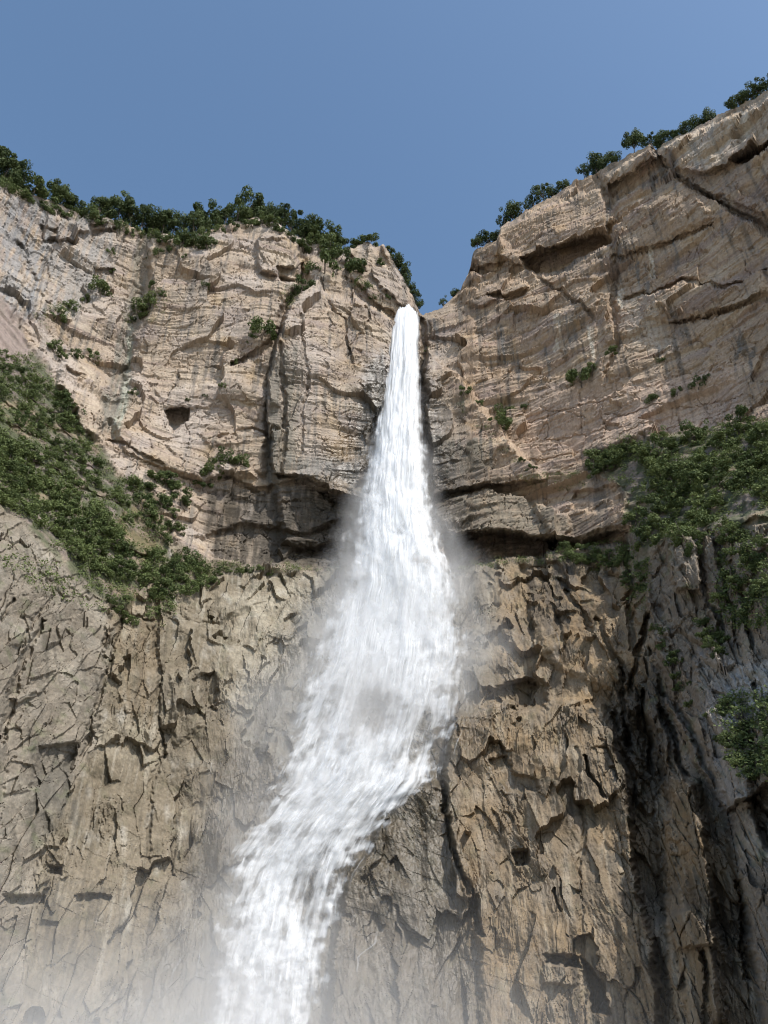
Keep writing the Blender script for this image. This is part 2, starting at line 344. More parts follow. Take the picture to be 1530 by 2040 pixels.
# ------------------------------------------------------------------ fine relief (metres towards the viewer, horizontal)
D = np.zeros(PX.shape, np.float32)
wob = fbm(S / 34, Zm / 34, 3, 21)
br = .12 + .88 * sstep(0.0, 0.45, fbm(S / 22, Zm / 18, 4, 63))      # where the face is broken up and where it is smooth
# upper wall: bedding with broken ledges, joints, blocks
up = np.zeros_like(D)
for k, (Tk, amp, ls) in enumerate([(13.0, 2.0, 44.0), (5.2, 0.8, 22.0), (1.9, 0.28, 14.0), (.75, .09, 10.0)]):
    h = (Zm + 3.2 * wob + 0.5 * Tk * gnoise(S / (ls * 1.7), Zm / (Tk * 3), 40 + k)) / Tk
    li = np.floor(h); f = h - li
    val = gnoise(S / ls + li * 7.31, li * 3.77 + 0.5, 50 + k)
    val2 = gnoise(S / ls + (li + 1) * 7.31, (li + 1) * 3.77 + 0.5, 50 + k)
    blend = sstep(0.86, 1.0, f)
    amp = amp * (1 + .9 * sstep(850, 1000, PX))
    up += amp * (val * (1 - blend) + val2 * blend) - amp * 0.35 * np.exp(-((f - 0.0) / 0.09) ** 2) * sstep(-.1, .5, val)
e, c, t, c2 = voro(S / 7.5 + 0.4 * wob, (Zm + 2 * wob) / 4.6, 61)
up += (.35 + .65 * br) * (1.5 * (c - 0.5) + 1.6 * t * (0.4 + c2)) - 0.6 * (1 - sstep(0, 0.06, e)) * (c2 > .35)
e1, c1, t1, c12 = voro(S / 2.6, (Zm + 1.3 * wob) / 1.15, 62)
up += br * (0.6 * (c1 - .5) + 0.6 * t1) - 0.15 * (1 - sstep(0, .08, e1)) * br
up += 2.6 * fbm(S / 30, Zm / 44, 3, 64) + 0.5 * fbm(S / 3.2, Zm / 30, 2, 65) + 0.32 * br * fbm(S / 1.6, Zm / 1.2, 3, 66)
eb, cb, tb, cb2 = voro(S / 30 + .25 * gnoise(S / 14, Zm / 14, 167), Zm / 38 + .25 * gnoise(S / 14, Zm / 14, 168), 169)
up += 6.0 * tb * (.3 + cb2) + 3.0 * (cb - .5)
wj1 = S + 2.2 * fbm(S / 8, Zm / 8, 3, 361); wj2 = Zm + 2.2 * fbm(S / 8 + 7, Zm / 8, 3, 362)
for sx_, sz_, sd_, dp_ in ((11, 15, 363, 1.1), (5.0, 8.0, 366, .6)):
    ej = voro(wj1 / sx_, wj2 / sz_, sd_)[0]
    up -= dp_ * (1 - sstep(.0, .022 * 11 / sx_, ej)) * sstep(-.05, .25, gnoise(S / 9, Zm / 9, sd_ + 1))
# curved spall scars: shells flaked from the face
e2, c3, t3, c4 = voro(S / 15 + .6 * gnoise(S / 9, Zm / 9, 67), Zm / 11 + .6 * gnoise(S / 9, Zm / 9, 68), 69)
up = up * .8 + .34 * gnoise(S / 26, (Zm + 3 * wob) / .9, 261) * sstep(-.1, .4, gnoise(S / 33, Zm / 9, 262)) + .12 * gnoise(S / 14, (Zm + 3 * wob) / .45, 263)
up += 1.1 * (c3 > 0.55) * sstep(0.0, 0.03, e2) * (c3 - .4)
# lower wall: fractured blades; each large panel of rock has its own lean
def blades(x, y, an, sc, seed, a=(2.4, 3.0, .8)):
    u = (x * math.cos(an) + y * math.sin(an)); v = (-x * math.sin(an) + y * math.cos(an))
    e, c, t, c2 = voro(u / (4.2 * sc), v / (10.5 * sc), seed)
    return a[0] * (c - .5) + a[1] * t * (.3 + c2) - a[2] * (1 - sstep(0, .05, e)) * (c2 > .7), u, v
wl1 = 1.3 * fbm(S / 9, Zm / 9, 3, 72); wl2 = 1.3 * fbm(S / 9 + 9, Zm / 9, 3, 73)
ep, pc, pt, pc2 = voro(S / 19 + .35 * wl1, Zm / 26 + .35 * wl2, 70)
br2 = sstep(-.02, .42, fbm(S / 13 + 5, Zm / 15, 4, 171))
br3 = sstep(-.3, .3, fbm(S / 17 + 15, Zm / 19, 3, 172))
lo = 3.0 * (pc2 - .5) + 4.5 * pt
sel = [(pc < .36), (pc >= .36) & (pc < .66), (pc >= .66)]
for an, m_ in zip((.04, .38, -.24), sel):
    m_ = m_.astype(np.float32)
    q0, u, v = blades(S + wl1, Zm + wl2, an, 1.05, 74, (2.2, 3.2, .2))
    q1_, _, _ = blades(S + wl1 * .8, Zm + wl2 * .8, an * 1.3, .36, 75, (1.0, 1.7, .2))
    q2_, _, _ = blades(S + wl1 * .5, Zm + wl2 * .5, an * .7 + .2, .15, 76, (.38, .8, .05))
    lo += m_ * (q0 * (.45 + .55 * br3) + q1_ * (.10 + .55 * br2) + q2_ * (.16 + .7 * br2))
lo += .55 * fbm((S + 2 * wl1) / 2.8, Zm / 22, 3, 381) + .22 * fbm((S + wl1) / .9, Zm / 9, 3, 382) * (.4 + .6 * br3)
lo += .42 * (.45 - np.abs(fbm(S / 2.6 + wl1, Zm / 3.4, 4, 177, .6))) + .3 * fbm(S / 1.0 + .3 * Zm, Zm / 2.2, 3, 178, .6) + 3.0 * fbm(S / 26, Zm / 40, 3, 77) + .9 * (.5 - np.abs(fbm(S / 9, Zm / 16, 4, 78))) + .22 * br2 * fbm(S / .9, Zm / 1.1, 2, 79)
# thin beds crossing it
hb = (Zm + .25 * S + 2.5 * wob) / 1.9; lo += .38 * gnoise(S / 9, np.floor(hb) * 3.3, 80) * sstep(-.1, .3, gnoise(S / 30, Zm / 22, 180))
# left face: pale, blocky, joints running down to the left
xl = S * 0.86 + Zm * 0.5; yl = -S * 0.5 + Zm * 0.86
lf = np.zeros_like(D)
e, c, t, c2 = voro(xl / 10 + .5 * wob, -yl / 5.5, 81); lf += 1.6 * (c - .5) + 1.6 * t
q1, q2 = S * .9 - Zm * .42, S * .42 + Zm * .9
e, c, t, c2 = voro(q1 / 3.0 + wl1 * .1, q2 / 9, 82); lf += 1.3 * (c - .5) + 1.5 * t - .5 * (1 - sstep(0, .04, e)) * (c2 > .75)
e, c, t, c2 = voro(q1 / 1.1, q2 / 2.2, 83); lf += (.35 * (c - .5) + .55 * t) * (.3 + .7 * br2)
lf = lf * .8 + .25 * lo; lf += 2.2 * fbm(S / 20, Zm / 24, 3, 84) + .5 * fbm(S / 3, Zm / 2.2, 3, 85)
# left slope: beds dipping to the right
dp = Zm + 0.72 * S + 2.0 * wob
ls_ = 1.0 * gnoise(S / 20, dp / 3.3, 86) + .3 * gnoise(S / 7, dp / 1.2, 87) + 1.2 * fbm(S / 12, Zm / 12, 3, 88)
# right spur: upright slabs with sharp edges
rl = S + 0.22 * Zm
rf = np.zeros_like(D)
e, c, t, c2 = voro(rl / 4.4 + .3 * wob, (Zm - .4 * S) / 13, 91); rf += 3.8 * (c - .5) + 3.2 * t - 1.0 * (1 - sstep(0, .06, e))
e, c, t, c2 = voro(rl / 1.7, (Zm - .3 * S) / 4.5, 92); rf += 1.1 * (c - .5) + 1.4 * t
e, c, t, c2 = voro(rl / .7, (Zm) / 1.6, 93); rf += .35 * (c - .5) + .55 * t
rf += 2.5 * fbm(S / 15, Zm / 28, 3, 94)
# vertical, splintered stretch between the brown bastion and the right spur
W_SPL = full(poly([(1195, 1330), (1300, 1300), (1330, 1500), (1440, 1620), (1540, 1750), (1560, 2130), (1240, 2130), (1235, 1700), (1190, 1480)], 30)) * (1 - W_RS)
lo *= .82
D = W_UP * up + W_LO * ((1 - W_SPL) * lo + W_SPL * (0.45 * lo + 0.8 * rf)) + W_LF * (lf * .85 + .15 * lo) + W_LS * ls_ + W_RS * ls_ + W_RF * (rf * (.35 + .5 * br3) + lo * (.75 - .35 * br3))

# edges against the sky stay put a little
D *= sstep(1.0, 0.985, vv)[:, None] * 0.7 + 0.3
# ------------------------------------------------------------------ rock colour (albedo)
def C3(*c): return np.array(c, np.float32)
def mix(a, b, f): return a + (b - a) * f[..., None]
ones = np.ones(PX.shape + (3,), np.float32)
n1 = fbm(S / 28, Zm / 12, 4, 201); n2 = fbm(S / 9, Zm / 5, 4, 202); n3 = fbm(S / 50, (Zm + 3 * wob) / 4.2, 3, 203)
cu = mix(ones * C3(.40, .325, .258), C3(.49, .415, .335), sstep(-.1, .5, n1))
cu = mix(cu, C3(.30, .232, .205), sstep(.02, .45, n3) * .75)
cu = mix(cu, C3(.44, .33, .22), sstep(.1, .55, n2) * .35)
streak = fbm(S / 1.3, Zm / 34, 3, 204) + .6 * fbm(S / 9, Zm / 26, 2, 205)
cu = mix(cu, C3(.17, .158, .148), sstep(.2, .7, streak) * .8)
cu = mix(cu, C3(.13, .122, .115), sstep(.3, .62, fbm(S / 1.9 + 30, Zm / 48, 3, 391) + .45 * fbm(S / 13, Zm / 18, 3, 392)) * .75)
cu = mix(cu, C3(.60, .52, .42), sstep(.35, .85, fbm(S / 1.1, Zm / 22, 3, 206) + .5 * fbm(S / 14, Zm / 12, 2, 207)) * .6)
ur = sstep(830, 960, PX)
cu *= .88 * C3(1.03, 1.0, .94)
cu = mix(cu, C3(.27, .225, .21), sstep(.05, .4, fbm(S / 17 + 4, Zm / 13, 4, 231)) * .55)
cu = mix(cu, C3(.40, .285, .155), sstep(.18, .5, fbm(S / 11 + 8, Zm / 15, 4, 232)) * .5)
seep = fbm(S / 2.4, Zm / 60, 3, 233) + .7 * fbm(S / 16, Zm / 30, 2, 234) - .15
cu = mix(cu, C3(.15, .132, .11), sstep(.08, .45, seep) * .8)
cu = cu * (1 - ur[..., None] * (1 - C3(1.04, .98, .92)))
cu = mix(cu, C3(.40, .345, .30), (1 - ur) * sstep(-.1, .4, fbm(S / 20, Zm / 24, 3, 214)) * .7)
cl = mix(ones * C3(.20, .165, .115), C3(.285, .245, .18), sstep(-.05, .5, n1))
cl = mix(cl, C3(.115, .095, .062), sstep(0, .5, n2) * .65); cl = mix(cl, C3(.10, .085, .058), sstep(.12, .5, fbm(S / 3.0, Zm / 12, 4, 215)) * .6)
cl = mix(cl, C3(.44, .42, .37), sstep(.15, .6, fbm(S / 5, Zm / 7, 4, 208)) * .45)
cl = mix(cl, C3(.40, .36, .29), sstep(.15, .55, fbm(S / 1.6, Zm / 26, 3, 383) + .4 * fbm(S / 10, Zm / 12, 2, 384)) * .5)
cl = mix(cl, C3(.075, .064, .046), sstep(.22, .6, fbm(S / 2.2, Zm / 36, 3, 385) + .5 * fbm(S / 12, Zm / 16, 2, 386)) * .7)
cr = mix(ones * C3(.205, .157, .103), C3(.26, .188, .11), sstep(-.2, .4, n1)); cr = mix(cr, C3(.30, .25, .185), sstep(.0, .5, fbm(S / 4, Zm / 8, 4, 209)) * .7)
cr = mix(cr, C3(.10, .082, .062), sstep(.1, .6, fbm(S / 4, Zm / 11, 4, 210)) * .6)
cr = mix(cr, C3(.38, .32, .235), sstep(.15, .55, fbm(S / 1.5, Zm / 22, 3, 387) + .4 * fbm(S / 9, Zm / 10, 2, 388)) * .55)
cr = mix(cr, C3(.065, .052, .036), sstep(.2, .6, fbm(S / 2.4, Zm / 34, 3, 389) + .5 * fbm(S / 10, Zm / 14, 2, 390)) * .75)
cf = mix(ones * C3(.225, .192, .148), C3(.31, .275, .22), sstep(-.1, .5, n1)); cf = mix(cf, C3(.25, .225, .185), sstep(.0, .5, n2) * .5)
cf = mix(cf, C3(.10, .088, .068), sstep(.2, .6, fbm((S + .4 * Zm) / 2.4, Zm / 20, 3, 393) + .4 * fbm(S / 10, Zm / 12, 2, 394)) * .6)
cs = mix(ones * C3(.21, .17, .145), C3(.24, .19, .125), sstep(-.2, .4, n1)); cs = mix(cs, C3(.075, .088, .042), sstep(-.3, .15, fbm(S / 5, Zm / 4, 4, 211)) * .9)
cg = mix(ones * C3(.205, .168, .128), C3(.30, .255, .20), sstep(-.05, .45, n1)); cg = mix(cg, C3(.13, .115, .10), sstep(.1, .6, n2) * .6)
w_r = full(poly([(985, 1120), (1260, 1090), (1300, 1300), (1560, 1700), (1560, 2130), (960, 2130), (900, 1700), (890, 1430), (985, 1380)], 40)) * W_LO
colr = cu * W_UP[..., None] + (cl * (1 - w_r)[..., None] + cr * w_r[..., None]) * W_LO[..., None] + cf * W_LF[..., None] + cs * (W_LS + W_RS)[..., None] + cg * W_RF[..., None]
def stain_shade(wm, c, k, breakup=0.5, sx=1.2, sz=20, seed=301):  # tints a region of rock: mostly stains, also the chimney's painted shade
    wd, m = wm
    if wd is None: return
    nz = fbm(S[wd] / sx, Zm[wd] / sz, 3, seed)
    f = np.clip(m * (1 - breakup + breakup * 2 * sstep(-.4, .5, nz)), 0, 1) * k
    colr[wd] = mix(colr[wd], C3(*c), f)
DK, GR, CRM, OCH, LIC = (.15, .142, .13), (.27, .265, .225), (.60, .50, .36), (.47, .31, .14), (.35, .36, .29)
stain_shade(line([(285, 480), (275, 560), (262, 640)], (20, 26)), (.20, .185, .15), .8, .7)
stain_shade(line([(255, 655), (235, 760), (215, 850)], (26, 30)), (.21, .195, .16), .85, .7)
stain_shade(line([(262, 660), (258, 740), (230, 880)], (8, 12)), LIC, .8, .6, 1, 14)
stain_shade(P([(0, 370), (90, 410), (110, 470), (70, 640), (20, 620), (0, 600)], 20), (.24, .245, .25), .7, .95, 1.6, 18)
stain_shade(P([(90, 420), (240, 445), (210, 560), (160, 640), (110, 640)], 20), (.25, .25, .245), .6, 1.0, 1.6, 18, 302)
stain_shade(P([(540, 700), (600, 690), (590, 900), (560, 980), (520, 960), (525, 800)], 14), (.17, .155, .125), .8, .6)
stain_shade(P([(640, 870), (740, 850), (720, 930), (650, 920)], 14), OCH, .4, .4)
stain_shade(P([(560, 900), (700, 920), (700, 960), (600, 960)], 12), (.20, .19, .165), .75, .5)
stain_shade(P([(400, 980), (620, 975), (710, 1010), (710, 1135), (430, 1120)], 14), (.062, .051, .038), .92, .45, 2, 14)
stain_shade(P([(560, 1000), (710, 1000), (710, 1135), (500, 1130)], 16), (.055, .046, .034), .8, .6, 3, 3)
stain_shade(P([(725, 740), (765, 700), (770, 800), (740, 900), (715, 1060), (690, 1060), (700, 950)], 10), (.19, .175, .15), .8, .4)
stain_shade(P([(838, 720), (860, 740), (930, 800), (960, 960), (900, 1000), (850, 980)], 12), (.24, .20, .155), .7, .7)
stain_shade(P([(850, 870), (960, 880), (980, 930), (860, 960)], 10), (.15, .14, .11), .75, .7)
stain_shade(P([(990, 650), (1010, 650), (1012, 720), (996, 722)], 6), DK, .9, .7, .8, 20); stain_shade(P([(1120, 640), (1150, 640), (1150, 700), (1125, 700)], 6), DK, .6, .9, .8, 20)
for i, (x, y, h) in enumerate([(1235, 570, 40), (1270, 525, 70), (1288, 530, 60), (1345, 480, 60), (1300, 500, 50), (1440, 430, 45), (1310, 690, 60), (1472, 680, 90), (1110, 640, 60), (1345, 320, 60), (1380, 285, 50), (1420, 250, 40), (1480, 225, 60), (1210, 400, 50), (1090, 690, 60), (870, 640, 60), (1180, 660, 60), (1500, 700, 70), (1030, 700, 60)]):
    stain_shade(line([(x, y), (x + 2, y + h)], (8, 5)), DK if i % 4 else (.62, .56, .46), .8, .8, .9, 16, 320 + i)
stain_shade(P([(1310, 300), (1540, 185), (1540, 260), (1400, 330)], 14), (.56, .48, .38), .5, .6)
stain_shade(P([(1270, 560), (1300, 600), (1350, 700), (1260, 700), (1240, 600)], 16), (.56, .48, .38), .45, .9, 1.2, 18)
stain_shade(P([(1040, 790), (1480, 740), (1480, 840), (1200, 890), (1040, 920)], 20), (.50, .37, .285), .6, .4)
stain_shade(P([(850, 880), (960, 900), (1060, 1010), (1240, 1040), (1240, 1090), (900, 1130), (860, 1000)], 14), (.13, .105, .078), .75, .7, 4, 2, 371)
stain_shade(P([(860, 980), (1060, 990), (1130, 1030), (1120, 1075), (900, 1060)], 12), (.22, .185, .135), .8, .6, 6, 2)
stain_shade(P([(220, 1170), (310, 1140), (325, 1300), (300, 1450), (240, 1400), (215, 1260)], 14), (.24, .175, .105), .35, 1., 2, 8)
stain_shade(P([(300, 975), (335, 1050), (300, 1130), (270, 1100), (230, 1040)], 10), (.25, .175, .095), .4, .9, 2, 6)
stain_shade(P([(300, 1350), (440, 1340), (440, 1560), (330, 1600)], 20), (.15, .125, .09), .65, .9, 1.5, 10)
stain_shade(P([(60, 1470), (150, 1480), (150, 1640), (60, 1680)], 16), (.11, .10, .08), .8, .7, 2, 6)
stain_shade(P([(1050, 1130), (1130, 1130), (1200, 1190), (1150, 1290), (1060, 1250)], 20), (.09, .07, .05), .8, .9, 2, 4)
stain_shade(P([(1150, 1150), (1260, 1180), (1270, 1400), (1160, 1420), (1120, 1300)], 20), (.28, .19, .10), .5, .9, 2, 6, 333)
stain_shade(P([(1230, 1330), (1320, 1330), (1340, 1560), (1250, 1640), (1210, 1480)], 20), (.075, .062, .045), .8, .6, 1.5, 10)  # shade of the chimney by the right spur, darkened into the rock colour
stain_shade(P([(790, 1590), (885, 1560), (893, 1650), (925, 1760), (955, 1900), (960, 2130), (655, 2130), (660, 1900), (690, 1760)], 14), (.205, .17, .125), .6, .6, 2, 10)
stain_shade(P([(500, 1150), (700, 1150), (620, 1350), (560, 1500), (480, 1480), (440, 1300)], 40), (.40, .36, .28), .5, .7, 3, 6)
stain_shade(P([(1440, 1340), (1540, 1320), (1540, 1420), (1450, 1450)], 14), (.42, .43, .43), .8, .5)
stain_shade(P([(1390, 1290), (1500, 1320), (1500, 1600), (1430, 1600)], 16), (.36, .33, .30), .5, .5)
stain_shade(P([(-200, 560), (0, 585), (35, 640), (62, 700), (45, 722), (0, 715), (-200, 700)], 8), (.29, .23, .20), .95, .2)
# moss and thin grass on ledges of the gentler ground
moss = sstep(.1, .55, fbm(S / 5, Zm / 3, 4, 220)) * (W_LF * .45 + W_RF * .5 + W_LO * .16)
colr = mix(colr, C3(.115, .135, .06), moss)
grain = 1 + .16 * fbm(S / .9, Zm / .7, 3, 221) + .10 * (hash2(np.floor(S * 2.2), np.floor(Zm * 2.2), 5) - .5)
colr = np.clip(colr * grain[..., None], .02, .8).astype(np.float32)
wet = np.clip(full(poly([(640, 900), (730, 700), (850, 640), (900, 900), (960, 1130), (960, 1400), (900, 1560), (960, 1900), (980, 2130), (200, 2130), (380, 1700), (520, 1350), (640, 1130)], 40)), 0, 1)
wet = np.maximum(wet, .7 * w_r * sstep(-.1, .4, fbm(S / 6, Zm / 12, 3, 222)))
colr *= (1 - .40 * wet)[..., None]

# ------------------------------------------------------------------ positions
k = (R / hyp).astype(np.float32)
VX, VY, VZ = rx * k, ry * k, CAM_Z + rz * k
VX = VX - D * rx / hyp; VY = VY - D * ry / hyp
POS = np.stack([VX, VY, VZ], -1).astype(np.float32)
print('relief', round(time.time() - T0, 1))

def mat_base(name):
    m = bpy.data.materials.new(name); m.use_nodes = True
    nt = m.node_tree; nt.nodes.clear()
    o = nt.nodes.new('ShaderNodeOutputMaterial')
    return m, nt, nt.nodes, nt.links, o
def rock_material():
    m, nt, N, L, o = mat_base('rock')
    b = N.new('ShaderNodeBsdfPrincipled')
    at = N.new('ShaderNodeAttribute'); at.attribute_name = 'rock_colour'
    wt = N.new('ShaderNodeAttribute'); wt.attribute_name = 'wet'
    geo = N.new('ShaderNodeNewGeometry')
    nz = N.new('ShaderNodeTexNoise'); nz.inputs['Scale'].default_value = 1.1; nz.inputs['Detail'].default_value = 5; nz.inputs['Roughness'].default_value = .7
    L.new(geo.outputs['Position'], nz.inputs['Vector'])
    mr = N.new('ShaderNodeMapRange'); mr.inputs['From Min'].default_value = .3; mr.inputs['From Max'].default_value = .7; mr.inputs['To Min'].default_value = .74; mr.inputs['To Max'].default_value = 1.2
    L.new(nz.outputs[0], mr.inputs['Value'])
    mx = N.new('ShaderNodeMix'); mx.data_type = 'RGBA'; mx.blend_type = 'MULTIPLY'; mx.inputs['Factor'].default_value = 1
    L.new(at.outputs['Color'], mx.inputs['A']); L.new(mr.outputs[0], mx.inputs['B']); L.new(mx.outputs['Result'], b.inputs['Base Color'])
    r = N.new('ShaderNodeMapRange'); r.inputs['To Min'].default_value = .9; r.inputs['To Max'].default_value = .27
    L.new(wt.outputs['Fac'], r.inputs['Value']); L.new(r.outputs[0], b.inputs['Roughness'])
    b.inputs['Specular IOR Level'].default_value = .42
    bp = N.new('ShaderNodeBump'); bp.inputs['Strength'].default_value = .6; bp.inputs['Distance'].default_value = .4
    L.new(nz.outputs[0], bp.inputs['Height']); L.new(bp.outputs[0], b.inputs['Normal'])
    L.new(b.outputs[0], o.inputs['Surface'])
    return m
ROCK = rock_material()

def link(o, parent=None, label=None, cat=None, group=None, kind=None):
    COL.objects.link(o)
    if parent is not None: o.parent = parent
    if label: o['label'] = label
    if cat: o['category'] = cat
    if group: o['group'] = group
    if kind: o['kind'] = kind
    return o
def mesh_np(name, verts, faces, mats, attrs=None, smooth=False):
    """verts (n,3), faces (m,3|4)"""
    me = bpy.data.meshes.new(name)
    verts = np.ascontiguousarray(verts, np.float32); faces = np.ascontiguousarray(faces, np.int32)
    nf, kk = faces.shape
    me.vertices.add(len(verts)); me.vertices.foreach_set('co', verts.ravel())
    me.loops.add(nf * kk); me.loops.foreach_set('vertex_index', faces.ravel())
    me.polygons.add(nf); me.polygons.foreach_set('loop_start', np.arange(0, nf * kk, kk, dtype=np.int32))
    me.polygons.foreach_set('use_smooth', np.full(nf, smooth, bool))
    me.update(calc_edges=True)
    for an, (ty, arr) in (attrs or {}).items():
        a = me.attributes.new(an, ty, 'POINT')
        a.data.foreach_set('color' if ty == 'FLOAT_COLOR' else 'value', np.ascontiguousarray(arr, np.float32).ravel())
    for mm in mats: me.materials.append(mm)
    return me

# plateau rows behind the rim
back = []
for dr, dz in ((2.5, .6), (7, 1.6), (16, 3), (40, 5), (110, 6)):
    top = POS[-1]; hh = hyp[-1]
    b_ = top.copy(); b_[:, 0] += rx[-1] / hh * dr; b_[:, 1] += ry[-1] / hh * dr; b_[:, 2] += dz
    back.append(b_)
ALLP = np.concatenate([POS, np.stack(back)], 0)
soil = np.repeat(colr[-1:], 5, 0) * 0 + C3(.16, .15, .09)
ALLC = np.concatenate([colr, soil], 0)
ALLW = np.concatenate([wet, np.zeros((5, ncol), np.float32)], 0)
nr2 = nrow + 5
LBL = np.argmax(np.stack([W_UP, W_LO, W_LF, W_LS, W_RS, W_RF]), 0)
LBL = np.concatenate([LBL, np.zeros((5, ncol), int)], 0)
LBL = np.where((LBL == 0) & (np.repeat(pxs[None], nr2, 0) > 840), 6, LBL)
fl = LBL[:-1, :-1]
idx = np.arange(nr2 * ncol).reshape(nr2, ncol)
quads = np.stack([idx[:-1, :-1], idx[:-1, 1:], idx[1:, 1:], idx[1:, :-1]], -1)
CL = {0: ('upper_cliff', 'pale pink-beige upper cliff wall to the left of the waterfall lip'),
      6: ('upper_cliff', 'layered beige overhanging upper cliff to the right of the waterfall lip'),
      1: ('lower_cliff', 'fractured brown lower cliff that the cascade slides over'),
      2: ('cliff_spur', 'pale grey jointed rock face below the green left slope'),
      3: ('hill_slope', 'overgrown left slope of dipping rock beds'),
      4: ('hill_slope', 'overgrown right slope under the beige upper cliff'),
      5: ('cliff_spur', 'grey upright rock slabs of the right-hand spur')}
for kx, (nm, lb) in CL.items():
    f = quads[fl == kx]
    if len(f) == 0: continue
    used, inv = np.unique(f.ravel(), return_inverse=True)
    rgba = np.concatenate([ALLC.reshape(-1, 3)[used], np.ones((len(used), 1), np.float32)], 1)
    me = mesh_np(nm, ALLP.reshape(-1, 3)[used], inv.reshape(-1, 4), [ROCK], {'rock_colour': ('FLOAT_COLOR', rgba), 'wet': ('FLOAT', ALLW.ravel()[used])})
    link(bpy.data.objects.new(nm, me), label=lb, cat='cliff' if 'cliff' in nm else 'slope', kind='structure')
print('cliffs', round(time.time() - T0, 1))

def at(px, py):
    """point on the finished rock seen at a photo pixel"""
    i = min(ncol - 1, max(0, int(round((px - X0) / STEP))))
    v = (py - YB) / (skyv[i] - YB)
    j = min(nrow - 1, max(0, int(round(v * (nrow - 1)))))
    return Vector(POS[j, i].tolist())
# ------------------------------------------------------------------ the waterfall
WTAB = np.array([  # photo row: left edge, right edge, distance of a freely falling body
    (615, 799, 806, 251.5), (619, 795, 818, 251.4), (627, 789, 831, 251), (638, 783, 839, 250.4), (660, 775, 841, 249), (700, 766, 842, 246.5), (800, 746, 848, 240.5), (900, 728, 858, 234), (1000, 706, 872, 227.5), (1100, 686, 900, 221),
    (1130, 674, 922, 219), (1200, 644, 946, 213.5), (1300, 590, 966, 207), (1400, 540, 972, 203), (1480, 508, 950, 199), (1560, 482, 914, 195), (1600, 468, 858, 193),
    (1650, 446, 806, 190), (1700, 424, 768, 188), (1750, 412, 738, 186), (1800, 404, 716, 184), (1900, 392, 690, 180), (2040, 378, 668, 175), (2120, 372, 658, 172)], float)
def blur(a, k):
    c = np.cumsum(np.pad(a, ((k + 1, k), (0, 0)), mode='edge').astype(np.float64), 0); a = (c[2 * k + 1:] - c[:-2 * k - 1]) / (2 * k + 1)
    c = np.cumsum(np.pad(a, ((0, 0), (k + 1, k)), mode='edge'), 1); return (c[:, 2 * k + 1:] - c[:, :-2 * k - 1]) / (2 * k + 1)
RS = blur(blur(R - .5 * D, 10), 10)
def wallR(x, y):
    i = np.clip(((x - X0) / STEP).astype(int), 0, ncol - 1)
    v = np.clip((y - YB) / (skyv[i] - YB), 0, 1)
    return RS[(v * (nrow - 1)).astype(int), i]

def water_material(name, lo, hi, scale, stretch, detail=4.0, tint=(.93, .95, .97)):
    m, nt, N, L, o = mat_base(name)
    fl_ = N.new('ShaderNodeAttribute'); fl_.attribute_name = 'flow'
    dn = N.new('ShaderNodeAttribute'); dn.attribute_name = 'body'
    mp = N.new('ShaderNodeMapping'); mp.inputs['Scale'].default_value = (scale, scale / stretch, 1)
    L.new(fl_.outputs['Vector'], mp.inputs['Vector'])
    nz = N.new('ShaderNodeTexNoise'); nz.inputs['Scale'].default_value = 1; nz.inputs['Detail'].default_value = detail; nz.inputs['Roughness'].default_value = .6; nz.inputs['Distortion'].default_value = .35
    L.new(mp.outputs[0], nz.inputs['Vector'])
    ad = N.new('ShaderNodeMath'); ad.operation = 'ADD'; L.new(nz.outputs[0], ad.inputs[0]); L.new(dn.outputs['Fac'], ad.inputs[1])
    mr = N.new('ShaderNodeMapRange'); mr.interpolation_type = 'SMOOTHSTEP'; mr.inputs['From Min'].default_value = lo; mr.inputs['From Max'].default_value = hi
    L.new(ad.outputs[0], mr.inputs['Value'])
    df = N.new('ShaderNodeBsdfDiffuse'); df.inputs['Color'].default_value = tint + (1,)
    tr = N.new('ShaderNodeBsdfTranslucent'); tr.inputs['Color'].default_value = tint + (1,)
    mx = N.new('ShaderNodeMixShader'); mx.inputs[0].default_value = .35; L.new(df.outputs[0], mx.inputs[1]); L.new(tr.outputs[0], mx.inputs[2])
    tp = N.new('ShaderNodeBsdfTransparent')
    fx = N.new('ShaderNodeMixShader'); L.new(mr.outputs[0], fx.inputs[0]); L.new(tp.outputs[0], fx.inputs[1]); L.new(mx.outputs[0], fx.inputs[2])
    L.new(fx.outputs[0], o.inputs['Surface'])
    return m
STRAND = water_material('white_water', .36, 1.0, .75, 26)
VEIL = water_material('water_veil', .36, 1.20, .22, 4.5, 6)
FINE = water_material('water_threads', .52, .95, 1.5, 40, 3)

